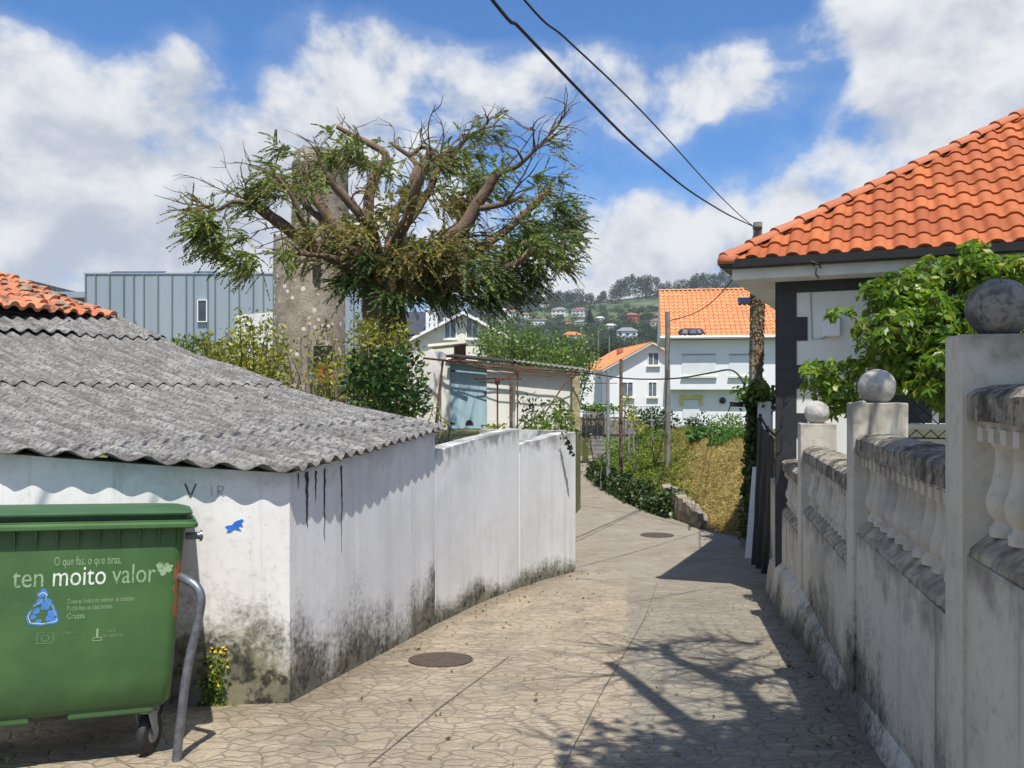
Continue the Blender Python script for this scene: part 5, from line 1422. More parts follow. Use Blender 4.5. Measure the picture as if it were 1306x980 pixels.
# ================================================================== LEFT SIDE BUILDINGS
def build_left_buildings():
    # old house with clay tiles, above the outbuilding
    a = Vector((-7.4, 7.6, 0)); b = Vector((-5.62, 11.75, 0)); u = (a-b).normalized(); v = Vector((u.y, -u.x, 0)); v = v if v.x < 0 else -v
    zt = .93
    t = thing('old_tiled_house', 'old low house with a crumbling orange clay tile roof above the corrugated one', 'house', (-8, 10, -3))
    m = MB(); o = b+v*.35+u*.3
    m.prism([o+Vector((0, 0, -3)), o+u*7+Vector((0, 0, -3)), o+u*7+Vector((0, 0, zt)), o+Vector((0, 0, zt))], v*5); m.build('wall', M['darkwood'], t)
    m = MB(); m.prism([b+v*.06+Vector((0, 0, zt-.14)), b+v*.06+u*7.5+Vector((0, 0, zt-.14)), b+v*.06+u*7.5+Vector((0, 0, zt+.02)), b+v*.06+Vector((0, 0, zt+.02))], v*.30); m.build('eave_board', M['darkwood'], t)
    e = b-v*.05; e.z = zt+.035
    tile_face('roof_slope', e, u, v, 7.5, 2.9, R(17), M['old_tile'], t, tw=.21, rl=.34, hipL=0.0, hipR=0, amp=.07, ns=9, jit=.05)
    m = MB(); m.add([e+v*.02-Vector((0, 0, .03)), e+u*7.5+v*.02-Vector((0, 0, .03)), e+u*7.5+v*2.9+Vector((0, 0, 2.9*math.tan(R(17))-.03)), e+v*2.9+Vector((0, 0, 2.9*math.tan(R(17))-.03))], [(0, 1, 2, 3)]); m.build('roof_deck', M['darkwood'], t)
    for _ in range(26):
        f = random.random(); q = e+u*(random.random()*3.5)+v*(random.random()*1.6); q.z = e.z+(q-e).dot(v)*math.tan(R(17))+.09; s = random.uniform(.03, .09)
        m = MB(); m.lathe(q, [(s*.5, -s*.3), (s, 0), (s*.7, s*.5), (s*.2, s*.7)], 7); m.build('loose_rubble', M['stone'], t)
    # round tower
    D = 21.0; r = 44.5/F*D; cx = (394.5-CX)/F*D
    t = thing('old_tower', 'old round rendered tower with pale lichen spots behind the lopped conifer', 'tower', (cx, D, -1.12))
    zl = -(305-HY)/F*D; ztop = -(196-HY)/F*D
    m = MB(); m.lathe((cx, D, 0), [(r*1.04, -1.3), (r*1.02, .5), (r, zl-.25), (r*.97, zl)], 40); low = m.build('lower_drum', M['tower'], t, smooth=True)
    m = MB(); c2 = cx+.28; m.lathe((c2, D, 0), [(r*.82, zl-.05), (r*.78, ztop-.5), (r*.80, ztop-.46), (r*.80, ztop-.3), (r*.76, ztop-.28), (r*.70, ztop)], 40); m.build('upper_drum', M['tower'], t, smooth=True)
    m = MB()
    for (px, py, w, h) in ((368, 335, 8, 12), (404, 345, 9, 14), (412, 455, 22, 26)):
        dx = (px-394.5)/F*D; yy = D-math.sqrt(max(.01, r*r-dx*dx)); m.box(((px-CX)/F*yy, yy+.0, -(py-HY)/F*yy), (w/F*D, .12, h/F*D))
    m.build('opening', M['dark'], t)
    m = MB(); yy = D-r*1.05
    m.box(((416-CX)/F*yy, yy, -(478-HY)/F*yy), (20/F*yy, .06, 26/F*yy), Matrix.Rotation(R(-6), 3, 'Z')); m.build('red_board', M['redpaint'], t, bevel=.01)
    m = MB(); m.box(((408-CX)/F*yy, yy-.3, -(500-HY)/F*yy), (24/F*yy, .5, 24/F*yy)); m.build('block_plinth', M['stone'], t, bevel=.03)
    m = MB(); x = (350.5-CX)/F*(D-.2); m.tube([(x, D-.2, -1.2), (x+.01, D-.2, 2.0), (x-.02, D-.15, zl+.1)], .03, 6); m.build('drain_cable', M['cable'], t)
    # low garden wall and wires to its left
    m = MB(); m.prism([P(300, 402, 24), P(352, 398, 24), P(352, 460, 24), P(300, 464, 24)], (0, .2, 0)); o = m.build('garden_wall', M['lane_wall'], None, attrs={'hb': [1]*8, 'ht': [.5]*8}); tag(o, 'short pale garden wall stub left of the old tower', 'wall')
    # zinc clad building
    D = 62.0; x0 = (108-CX)/F*D; x1 = (464-CX)/F*D; zt = -(350-HY)/F*D
    t = thing('zinc_clad_building', 'long grey building clad in standing seam zinc behind the tower', 'building', ((x0+x1)/2, D, -4.6))
    m = MB(); m.box(((x0+x1)/2, D+6, (zt-4.8)/2), (x1-x0, 12, zt+4.8)); m.build('cladding', M['zinc'], t)
    m = MB(); rr = random.Random(3); x = x0+.1
    while x < x1:
        m.box((x, D-.03, (zt-4.8)/2), (.09, .14, zt+4.79)); x += rr.choice((.55, .75, .75, 1.05, 1.05))
    m.build('standing_seams', M['zincdark'], t)
    m = MB(); m.box(((x0+x1)/2, D+5.98, zt+.05), (x1-x0+.1, 12.1, .1)); m.build('parapet_cap', M['zinc'], t)
    m = MB(); q = P(259, 397, D); m.box((q.x, D-.06, q.z), (.62, .2, 1.55)); w = m.build('window', M['glass'], t)
    m = MB()
    m.box((q.x-.33, D-.08, q.z), (.06, .26, 1.66)); m.box((q.x+.33, D-.08, q.z), (.06, .26, 1.66)); m.box((q.x, D-.08, q.z-.80), (.60, .26, .06)); m.box((q.x, D-.08, q.z+.80), (.60, .26, .06)); m.build('window_frame', M['far_white'], w)
    for (a_, b_, y_) in ((143, 220, 347.0), (248, 287, 344.5)):
        m = MB(); qa = P(a_, y_, D+3); qb = P(b_, y_, D+3)
        for i in range(int((qb.x-qa.x)/.6)):
            xx = qa.x+.6*i; m.prism([Vector((xx, D+2, zt+.28)), Vector((xx+.55, D+2, zt+.28)), Vector((xx+.55, D+3.2, zt+.62)), Vector((xx, D+3.2, zt+.62))], (0, .02, .05)); m.box((xx+.27, D+3.1, zt+.28), (.04, .04, .6))
        m.build('solar_collector', M['skyblue_panel'], t)
    m = MB(); q = P(284, 336, D+4); m.tube([(q.x, D+4, zt), (q.x, D+4, q.z)], .06, 6); m.build('flue', M['far_white'], t)
    # second block, with a dark side
    t = thing('grey_annex', 'grey seamed annex block with a darker side at the left edge', 'building', (-48, 78, -4.6))
    D = 78; zt = -(357-HY)/F*D; A_ = P(-30, 357, D); B_ = P(36, 357, D); C_ = P(94, 368.5, D+10)
    m = MB(); m.prism([Vector((A_.x, D, -4.8)), Vector((B_.x, D, -4.8)), Vector((C_.x, D+16, -4.8)), Vector((A_.x, D+16, -4.8))], (0, 0, zt+4.8)); m.build('cladding', M['zinc'], t)
    m = MB(); d = Vector((C_.x-B_.x, 16, 0)); nn = Vector((d.y, -d.x, 0)).normalized()
    for i in range(16):
        q = Vector((B_.x, D, 0))+d*((i+.5)/16); m.prism([q+nn*.02+Vector((0, 0, -4.7)), q+nn*.02+d*.045+Vector((0, 0, -4.7)), q+nn*.02+d*.045+Vector((0, 0, zt-.02)), q+nn*.02+Vector((0, 0, zt-.02))], nn*.05)
    m.build('dark_side_panels', M['zincdark'], t)
    m = MB()
    for i in range(5): m.box((A_.x+i*1.05+.4, D-.03, (zt-4.8)/2), (.08, .1, zt+4.7))
    m.build('standing_seams', M['zincdark'], t)
    t = thing('flat_canopy', 'flat grey canopy joining the annex to the zinc clad building', 'canopy', (-34, 64, -4.6))
    D = 64; m = MB(); qa = P(66, 376, D); qb = P(110, 376, D); m.box(((qa.x+qb.x)/2, D+3, qa.z), (qb.x-qa.x, 6, .45)); m.build('roof_slab', M['zinc'], t)
    m = MB(); m.box(((qa.x+qb.x)/2-.2, D+4, qa.z-3), (qb.x-qa.x-.8, 3, 5.5)); m.build('recess', M['dark'], t)
    m = MB(); m.box((qb.x-.35, D+1.2, qa.z-3), (.6, .3, 5.5)); m.build('white_pier', M['far_white'], t)

# ------------------------------------------------------------------ shed with the blue door
def build_garden_shed():
    D = 22.0; k = D/F
    def X(px): return (px-CX)*k
    def Z(py): return -(py-HY)*k
    zb = -1.12
    t = thing('garden_shed', 'white garden shed with a faded blue door and a rough lean-to roof', 'shed', (X(650), D+1, zb))
    m = MB()
    # front wall, sloping top; leaves the door opening
    def quad(a, b, ta, tb, z0=None): m.prism([Vector((X(a), D, z0 if z0 is not None else zb-.1)), Vector((X(b), D, z0 if z0 is not None else zb-.1)), Vector((X(b), D, Z(tb))), Vector((X(a), D, Z(ta)))], (0, .15, 0))
    top = lambda px: 459+(px-565)*(18/175)
    quad(563, 574, top(563), top(574)); quad(621, 738, top(621), top(738)); 
    m.prism([Vector((X(563), D+.151, zb-.1)), Vector((X(563), D+2.6, zb-.1)), Vector((X(563), D+2.6, Z(452))), Vector((X(563), D+.151, Z(460)))], (.15, 0, 0))
    m.prism([Vector((X(738)-.16, D+.151, zb-.1)), Vector((X(738)-.16, D+2.6, zb-.1)), Vector((X(738)-.16, D+2.6, Z(471))), Vector((X(738)-.16, D+.151, Z(478)))], (.15, 0, 0))
    n = len(m.v); m.build('wall', M['garden_shed_wall'], t, attrs={'hb': [v[2]-zb+.15 for v in m.v], 'ht': [1.0]*n})
    m = MB(); m.prism([Vector((X(574.3), D+.04, Z(547))), Vector((X(620.7), D+.04, Z(547))), Vector((X(620.7), D+.04, Z(466))), Vector((X(574.3), D+.04, Z(461.5)))], (0, .04, 0)); dr = m.build('door', M['bluedoor'], t)
    m = MB(); q = [Vector((X(598.5+5*math.cos(a)), D+.036, Z(541-5*math.sin(a) if a > 0 else 541))) for a in [R(180*i/8) for i in range(9)]]; q = [Vector((X(603.5), D+.036, Z(543))), *q, Vector((X(593.5), D+.036, Z(543)))]; m.prism(q, (0, .003, 0)); m.build('cat_hole', M['dark'], dr)
    m = MB()
    for (px, py) in ((577, 473), (577, 540)): m.box((X(px), D+.03, Z(py)), (.14, .02, .04))
    m.box((X(619), D+.03, Z(501)), (.07, .03, .04)); m.build('hinge', M['ironwork'], dr)
    m = MB(); m.box((X(597), D-.1, Z(551)), (X(621)-X(574), .3, .12)); m.build('doorstep', M['stone'], t, bevel=.01)
    # roof sheets, one dark and one paler, and the timber under them
    m = MB(); m.prism([Vector((X(569), D-.10, Z(456))), Vector((X(662), D-.10, Z(465))), Vector((X(662), D+2.8, Z(458))), Vector((X(569), D+2.8, Z(449)))], (0, 0, .06)); m.build('roof_sheet', M['darkwood'], t)
    m = MB()
    nn = 60
    for i in range(nn+1):
        f = i/nn; px = 655+(750-655)*f; z = Z(463+12*f)+.05+.02*math.sin(i*1.5)
        m.v += [(X(px), D-.14, z), (X(px), D+2.8, z+.14)]
    m.f = [(2*i, 2*i+2, 2*i+3, 2*i+1) for i in range(nn)]; rs = m.build('roof_sheet', M['corrugated'], t, smooth='all'); sm = rs.modifiers.new('thick', 'SOLIDIFY'); sm.thickness = .02
    m = MB(); m.prism([Vector((X(572), D-.2, Z(463))), Vector((X(738), D-.2, Z(479))), Vector((X(738), D-.2, Z(474))), Vector((X(572), D-.2, Z(458)))], (0, .1, 0)); m.box((X(658), D-.15, Z(468)), (.10, .5, .14)); m.build('roof_beam', M['wood'], t)
    m = MB(); m.box((X(734), D-.12, (Z(478)+zb)/2-.05), (.20, .2, Z(478)-zb), None); m.build('yellowed_post', plain('yellowed_post', (.38, .35, .20), .9, var=.35, scale=5), t, bevel=.01)
    m = MB(); m.tube([P(585, 462, D-.3), P(640, 475, D-.35), P(700, 480, D-.35), P(735, 472, D-.3)], .012, 5); m.tube([P(690, 535, D-.6), P(720, 490, D-.5), P(735, 475, D-.4)], .02, 5); m.tube([P(610, 470, D-.3), P(632, 468, D-.3), P(685, 471, D-.3)], .015, 5); m.build('pipe_run', M['rust'], t)
    # low white part at its left, with a stub of brown chimney
    t2 = thing('white_lean_to', 'low white lean-to with a brown chimney stub left of the blue door shed', 'outbuilding', (X(550), D+2, zb))
    m = MB(); m.box(((X(505)+X(562))/2, D+1.2, (Z(448)+zb)/2), (X(562)-X(505), 2.0, Z(448)-zb)); m.build('wall', M['shed_wall'], t2, attrs={'hb': [1]*8, 'ht': [1]*8})
    m = MB(); m.box((X(577), D+3.2, Z(444)), (.34, .4, .62)); m.build('chimney_stub', M['brick'], t2)
    m = MB(); m.prism([Vector((X(535), D+2.2, Z(437))), Vector((X(588), D+2.2, Z(432))), Vector((X(588), D+4, Z(432))), Vector((X(535), D+4, Z(437)))], (0, 0, .07)); m.build('roof_slab', M['cream'], t2)
    m = MB(); m.tube([P(540, 457, D-.1), P(570, 460, D-.3), P(600, 462, D-.4)], .03, 6); m.tube([P(565, 460, D-.2), P(560, 500, D-.2), P(556, 540, D-.3)], .03, 6); o = m.build('pipe_frame', M['rust'], None); tag(o, 'thin rusty pipe frame at the corner left of the blue door', 'pipe frame')
    # clothes line frame
    m = MB(); d = D-1.6
    m.tube([P(604, 483, d), P(666, 483, d)], .02, 6); m.tube([P(634.5, 481, d), Vector((P(634.5, 500, d).x, d, zb-.1))], .022, 6); m.tube([P(612, 487, d), P(634, 488, d), P(656, 478, d)], .012, 5); m.lathe(P(634.5, 486, d-.02), [(.05, -.10), (.065, 0), (.05, .10)], 8)
    o = m.build('clothes_line_post', M['rust'], None); tag(o, 'T shaped rusty clothes line post in front of the white shed wall', 'clothes post')
    m = MB(); m.tube([P(652, 489, d), Vector((P(652, 500, d).x, d, zb-.1))], .045, 7); o = m.build('wooden_stake', M['wood'], None); tag(o, 'thick brown stake standing beside the clothes line post', 'stake')
    m = MB(); m.tube([P(660, 468, d+1.2), Vector((P(660, 500, d+1.2).x, d+1.2, zb-.1))], .018, 6); m.lathe(P(660, 474, d+1.2), [(.04, -.1), (.05, 0), (.04, .1)], 8); o = m.build('thin_pipe_post', M['rust'], None); tag(o, 'thin rusty pipe standing close to the shed wall right of the stake', 'pipe post')

# ================================================================== HOUSES FURTHER OFF
def gable_house(t, o, u, v, W, L, zb, ze, pitch, wall, roof, over=.4, tiles=None, chim=None):
    """front gable of width W along u, length L along v"""
    h = W/2*math.tan(pitch)
    m = MB(); f = [o+Vector((0, 0, zb)), o+u*W+Vector((0, 0, zb)), o+u*W+Vector((0, 0, ze)), o+u*W/2+Vector((0, 0, ze+h)), o+Vector((0, 0, ze))]
    m.prism(f, v*L); m.build('wall', wall, t)
    sl = math.tan(pitch)
    for s in (0, 1):
        a = (o-u*over if s == 0 else o+u*(W+over))-v*over; dr = u if s == 0 else -u
        a = Vector((a.x, a.y, ze-over*sl+.08)); run = W/2+over; LL = L+2*over
        if tiles:
            st = a if s == 1 else a+v*LL; ud = v if s == 1 else -v
            tile_face('roof_slope', st, ud, dr, LL, run, pitch, tiles, t, tw=.25, rl=.36, hipL=0, hipR=0, ns=6, jit=.02)
        m = MB(); m.prism([a, a+v*LL, a+v*LL+dr*run+Vector((0, 0, run*sl)), a+dr*run+Vector((0, 0, run*sl))], (0, 0, -.07)); m.build('roof_deck' if tiles else 'roof_slope', roof, t)
    if tiles: 
        r0 = o+u*W/2-v*over+Vector((0, 0, ze+h+.09)); ridge_caps('ridge_tiles', r0, r0+v*(L+2*over), tiles, t)
def win(t, c, w, h, u, n, frame=.06, glass=None, sill=True):
    rot = Matrix.Rotation(math.atan2(u.y, u.x), 3, 'Z'); m = MB(); m.box(c+n*.0, (w, .06, h), rot); g = m.build('window', glass or M['paleglass'], t)
    m = MB()
    for s in (-1, 1):
        m.box(c+u*s*(w/2+frame/2)+n*.03, (frame, .1, h+2*frame), rot); m.box(c+Vector((0, 0, s*(h/2+frame/2)))+n*.03, (w-.004, .1, frame), rot)
    m.box(c+n*.035, (frame*.7, .05, h-.004), rot); m.build('window_frame', M['far_white'], g)
    if sill: m = MB(); m.box(c-Vector((0, 0, h/2+frame+.05))+n*.08, (w+.3, .22, .08), rot); m.build('window_sill', M['cream'], g)

def build_far_houses():
    # white house with the broad orange roof
    t = thing('white_house', 'white two storey house with a broad orange roof, skylight and yellow framed door', 'house', P(920, 530, 44)); 
    a = -R(9); u = Vector((math.cos(a), math.sin(a), 0)); v = Vector((-math.sin(a), math.cos(a), 0))
    def at(px, py, D0=44, off=0):          # point on the front plane
        n = -v; O = P(853, 495, D0)+v*off; d = Vector(((px-CX)/F, 1, -(py-HY)/F)); k = O.dot(n)/d.dot(n); return d*k
    o = at(853, 495); o.z = 0; W = 9.5; Lg = 9.0
    ztop = at(853, 434).z; zmid = at(853, 497).z; zb = -2.9
    m = MB(); q = [o, o+u*W, o+u*W+v*Lg, o+v*Lg]; m.prism([p+Vector((0, 0, zmid)) for p in q], (0, 0, ztop-zmid)); m.build('upper_wall', M['far_white'], t)
    m = MB(); q = [o+v*.5+u*.03, o+v*.5+u*(W-.03), o+u*(W-.03)+v*(Lg-.03), o+u*.03+v*(Lg-.03)]; m.prism([p+Vector((0, 0, zb)) for p in q], (0, 0, zmid-zb-.002)); m.build('lower_wall', M['far_white'], t)
    p = R(31); ov = .45; e = o-u*ov-v*ov; e.z = ztop+.12; WW = W+2*ov; run = Lg/2+ov; h = run*math.tan(p)
    tile_face('roof_slope', e, u, v, WW, run, p, M['far_tile'], t, tw=.26, rl=.36, hipL=.0, hipR=0, ns=6, jit=.02, amp=.07)
    e2 = o+u*(W+ov)+v*(Lg+ov); e2.z = ztop+.12
    tile_face('roof_slope', e2, -u, -v, WW, run, p, M['far_tile'], t, tw=.26, rl=.36, hipL=.0, hipR=0, ns=6, jit=.02, amp=.07)
    ridge_caps('ridge_tiles', e+v*run+Vector((0, 0, h+.06)), e+v*run+u*WW+Vector((0, 0, h+.06)), M['far_tile'], t)
    m = MB(); m.add([e-Vector((0, 0, .05)), e+u*WW-Vector((0, 0, .05)), e+u*WW+v*2*run-Vector((0, 0, .05)), e+v*2*run-Vector((0, 0, .05)), e+v*run+Vector((0, 0, h-.06)), e+u*WW+v*run+Vector((0, 0, h-.06))], [(0, 1, 5, 4), (2, 3, 4, 5), (0, 4, 3), (1, 2, 5), (3, 2, 1, 0)]); m.build('roof_deck', M['far_white'], t)
    m = MB(); m.tube([e-v*.06+Vector((0, 0, -.02)), e+u*WW-v*.06+Vector((0, 0, -.02))], .09, 8); m.build('gutter', M['far_white'], t)
    m = MB(); rot = Matrix.Rotation(a, 3, 'Z')
    c = at(951, 402, 44, 3.0); zr = e.z+((c-e).dot(v))*math.tan(p)
    c = Vector((c.x, c.y, 0)); dv = (c-e).dot(v); c.z = e.z+dv*math.tan(p)+.09; M3 = rot @ Matrix.Rotation(p, 3, 'X')
    m.box(c, (.80, .75, .14), M3); sk = m.build('skylight', M['ironwork'], t)
    m = MB(); m.box(c+(M3 @ Vector((0, 0, .075))), (.62, .56, .02), M3); m.build('skylight_glass', plain('skylight_glass', (.012, .018, .05), .15), sk)
    for (xa, xb) in ((870, 913), (930, 974)):
        A_, B_ = at(xa, 453), at(xb, 480); m = MB(); m.box((A_+B_)/2-v*.004, ((B_-A_).dot(u), .06, A_.z-B_.z), rot); w = m.build('window', M['blind'], t)
        m = MB(); m.box(Vector(((A_.x+B_.x)/2, (A_.y+B_.y)/2, B_.z-.05))-v*.06, ((B_-A_).dot(u)+.1, .16, .07), rot); m.build('window_sill', M['cream'], w)
        m = MB(); m.box(Vector(((A_.x+B_.x)/2, (A_.y+B_.y)/2, A_.z+.03))-v*.03, ((B_-A_).dot(u), .1, .05), rot); m.build('window_head', M['grey_metal'], w)
    A_, B_ = at(871, 509, 44, .5), at(892, 534, 44, .5); m = MB(); m.box((A_+B_)/2-v*.01, ((B_-A_).dot(u), .08, A_.z-B_.z), rot); dr = m.build('door', M['blind'], t)
    m = MB(); c = Vector(((A_.x+B_.x)/2, (A_.y+B_.y)/2, A_.z+.1))-v*.05; ww = (B_-A_).dot(u)
    m.box(c, (ww+.35, .14, .22), rot); m.box(c-u*(ww/2+.09)-Vector((0, 0, .26)), (.17, .13, .3), rot); m.box(c+u*(ww/2+.09)-Vector((0, 0, .26)), (.17, .13, .3), rot); m.build('yellow_lintel', M['yellow'], dr)
    c = at(921, 511, 44, .5)-v*.03; m = MB(); m.lathe(c, [(.13, .0), (.17, .04), (.17, .1), (.1, .14)], 14, Matrix.Rotation(R(90), 3, 'X')); m.build('wall_lamp', M['ironwork'], t, smooth=True)
    m = MB()
    for (px, s) in ((876, .30), (886, .36), (893, .28), (880, .26)):
        c = at(px, 431, 44, -.5); m.lathe((c.x, c.y+.5, e.z), [(s*1.5, .0), (s*1.5, .2), (s*.9, .42), (.05, .5)], 9)
    o_ = m.build('tarp_bundle', M['tarp'], None); tag(o_, 'dark crumpled tarpaulin bundle lying on the eaves of the white house', 'tarpaulin')
    # gabled white house to its left
    D = 60; t = thing('gabled_house', 'white gabled house with bright orange roof and small curtained windows', 'house', P(810, 520, D))
    a = -R(3); u = Vector((math.cos(a), math.sin(a), 0)); v = Vector((.05, 1, 0)).normalized()
    v = Vector((-math.sin(a)-.0, math.cos(a), 0)); v = Matrix.Rotation(R(8), 3, 'Z') @ v; u = Vector((v.y, -v.x, 0))
    o = P(775, 495, D); W = 6.4; zb, ze = -3.4, P(0, 470, D).z
    gable_house(t, Vector((o.x, o.y, 0)), u, v, W, 12, zb, ze, R(29), M['far_white'], M['far_white'], .45, M['far_tile'])
    for (px, py, w, h) in ((833, 458, .72, .85), (800, 497, .75, 1.0), (832, 497, .55, 1.0)):
        n = -v; O = Vector((o.x, o.y, 0)); d = Vector(((px-CX)/F, 1, -(py-HY)/F)); k = O.dot(n)/d.dot(n); win(t, d*k+n*.0, w, h, u, n)
    m = MB(); q = Vector((o.x, o.y, 0))+v*2.2-u*2.05; m.prism([q+Vector((0, 0, zb)), q+u*2.04+Vector((0, 0, zb)), q+u*2.04+Vector((0, 0, ze-.35)), q+Vector((0, 0, ze-.55))], v*7); m.build('side_wing', M['far_white'], t)
    m = MB(); q = Vector((o.x, o.y, 0))+u*4.3-v*1.3; m.box(q+u*.9+Vector((0, 0, ze-.25)), (2.0, 1.8, .12), Matrix.Rotation(math.atan2(u.y, u.x), 3, 'Z') @ Matrix.Rotation(R(14), 3, 'X')); m.build('porch_roof', M['old_tile'], t, attrs={'tile': [.5]*8})
    m = MB(); m.box(q+u*1.0+v*.6+Vector((0, 0, (ze-.45+zb)/2)), (1.5, 1.2, ze-.45-zb), Matrix.Rotation(math.atan2(u.y, u.x), 3, 'Z')); m.build('porch_wall', M['blind'], t)
    m = MB(); q2 = Vector((o.x, o.y, 0))+u*2.0+v*5; m.box(q2+Vector((0, 0, ze+1.35)), (.45, .45, .7)); m.build('chimney', M['old_tile'], t, attrs={'tile': [.3]*8})
    # cream gable with slate roof, far left of the shed
    D = 56; t = thing('slate_roofed_house', 'cream gabled house with dark slate roof and white chimney behind the shed', 'house', P(590, 470, D))
    k = D/F; u = Vector((.97, .24, 0)).normalized(); v = Vector((-.24, .97, 0)).normalized(); W = 122*k/.97
    o = P(527, 495, D); gable_house(t, Vector((o.x, o.y, 0)), u, v, W, 11, -4.6, P(0, 431, D).z, R(27.5), M['cream'], M['slate'], .5)
    sl = math.tan(R(27.5))
    for s in (0, 1):
        A_ = Vector((o.x, o.y, P(0, 431, D).z-.1))-u*.5-v*.53 if s == 0 else Vector((o.x, o.y, P(0, 431, D).z-.1))+u*(W+.5)-v*.53
        A_.z -= .5*sl; dr = u if s == 0 else -u; m = MB(); m.prism([A_, A_+dr*(W/2+.5)+Vector((0, 0, (W/2+.5)*sl)), A_+dr*(W/2+.5)+Vector((0, 0, (W/2+.5)*sl+.2)), A_+Vector((0, 0, .2))], v*-.05); m.build('barge_board', M['far_white'], t)
    m = MB(); c = Vector((o.x, o.y, 0))+u*1.6+v*2.2; m.box((c.x, c.y, P(0, 420, D).z+.3), (.8, .8, 2.4)); m.box((c.x, c.y, P(0, 420, D).z+1.55), (.95, .95, .12)); m.build('chimney', M['far_white'], t)
    m = MB(); m.prism([P(498, 427, D+2), P(592, 427, D+2), P(596, 398, D+6), P(506, 398, D+6)], (0, .1, -.12)); m.build('roof_slope', M['slate'], t)
    m = MB(); m.prism([P(502, 428, D+2.4), P(560, 428, D+2.4), P(560, 480, D+2.4), P(502, 480, D+2.4)], (0, 6, 0)); m.build('wing_wall', M['cream'], t)
    for px in (574, 602):
        n = -v; O = Vector((o.x, o.y, 0)); d = Vector(((px-CX)/F, 1, -(419-HY)/F)); kk = O.dot(n)/d.dot(n); win(t, d*kk, .75, 1.3, u, n, .08)
    # houses scattered on the hillside
    rr = random.Random(12)
    hs = [(655, 402, 16, 'white', 'red', 'small white house half hidden left of the village on the hill'), (672, 404, 14, 'cream', 'brown', 'cream house with brown roof among the hillside trees'), (690, 412, 20, 'white', 'brown', 'low white house with a long brown roof on the hill'),
          (712, 400, 18, 'cream', 'grey', 'pale villa with a grey roof in the middle of the hillside village'), (737, 400, 17, 'white', 'red', 'white villa with a red roof beside the dark conifer on the hill'), (725, 414, 12, 'brick', 'red', 'small brick red house below the white villa'), (741, 413, 16, 'white', 'grey', 'white block of a house below the dark conifer'),
          (703, 424, 13, 'white', 'grey', 'small white gabled house lower on the hill'), (732, 433, 24, 'cream', 'orange', 'low house with a bright orange roof at the foot of the hill'), (766, 407, 11, 'white', 'pale', 'tiny pale roofed shed in the hillside field'), (780, 417, 15, 'white', 'pale', 'long low pale greenhouse on the hillside'),
          (808, 406, 16, 'brick', 'red', 'red two storey house alone on the right of the hill'), (839, 413, 20, 'cream', 'brown', 'long low brown roofed house at the right of the hill'), (800, 432, 26, 'white', 'grey', 'grey hipped roof house nearest above the gabled house'), (770, 371, 7, 'white', 'pale', 'tiny white house on the skyline'), (645, 396, 10, 'white', 'pale', 'little white house high at the left of the hill'), (639, 410, 9, 'white', 'pale', 'white cottage at the left foot of the hill')]
    roofs = {'red': plain('red_far_roof', (.30, .10, .06), .9), 'brown': plain('brown_far_roof', (.20, .12, .08), .9), 'grey': plain('grey_far_roof', (.22, .22, .23), .9), 'orange': plain('orange_far_roof', (.52, .19, .07), .9), 'pale': plain('pale_far_roof', (.55, .55, .52), .9)}
    walls = {'white': M['far_white'], 'cream': M['cream'], 'brick': plain('brick_red_far_wall', (.40, .14, .09), .9)}
    for (px, py, wpx, wl, rf, lb) in hs:
        # stand on the hill where the sight line meets it
        lo = 70
        for D in range(70, 1400, 5):
            q = P(px, py+5, D)
            if q.z < hill(q.x, q.y): break
        D = max(D, 140); q = P(px, py+5, D); z0 = hill(q.x, q.y)
        k = D/F; W = wpx*k; H = W*(.42 if 'low' in lb else .55); L = W*.8; a = rr.uniform(-.5, .5); u = Vector((math.cos(a), math.sin(a), 0)); v = Vector((-u.y, u.x, 0))
        t = thing('hillside_house', lb, 'house', (q.x, q.y, z0), 'houses scattered over the far hillside')
        o = Vector((q.x, q.y, 0))-u*W/2; m = MB(); m.prism([o+Vector((0, 0, z0-3)), o+u*W+Vector((0, 0, z0-3)), o+u*W+Vector((0, 0, z0+H)), o+Vector((0, 0, z0+H))], v*L); m.build('wall', walls[wl], t)
        m = MB(); e = .06*W; c = [o-u*e-v*e, o+u*(W+e)-v*e, o+u*(W+e)+v*(L+e), o-u*e+v*(L+e)]; c = [x+Vector((0, 0, z0+H)) for x in c]; r1 = o+u*W*.28+v*L/2+Vector((0, 0, z0+H+W*.2)); r2 = o+u*W*.72+v*L/2+Vector((0, 0, z0+H+W*.2))
        m.add(c+[r1, r2], [(0, 1, 5, 4), (2, 3, 4, 5), (1, 2, 5), (3, 0, 4), (3, 2, 1, 0)]); m.build('roof', roofs[rf], t)
        m = MB(); nw = 3
        for fl in ((.3, .72) if 'low' not in lb and wpx > 12 else (.5,)):
            for i in range(nw): m.box(o+u*W*(i+.5)/nw-v*.02+Vector((0, 0, z0+H*fl)), (W*.14, .1, H*.2), Matrix.Rotation(a, 3, 'Z'))
        m.build('windows', M['glass'], t)

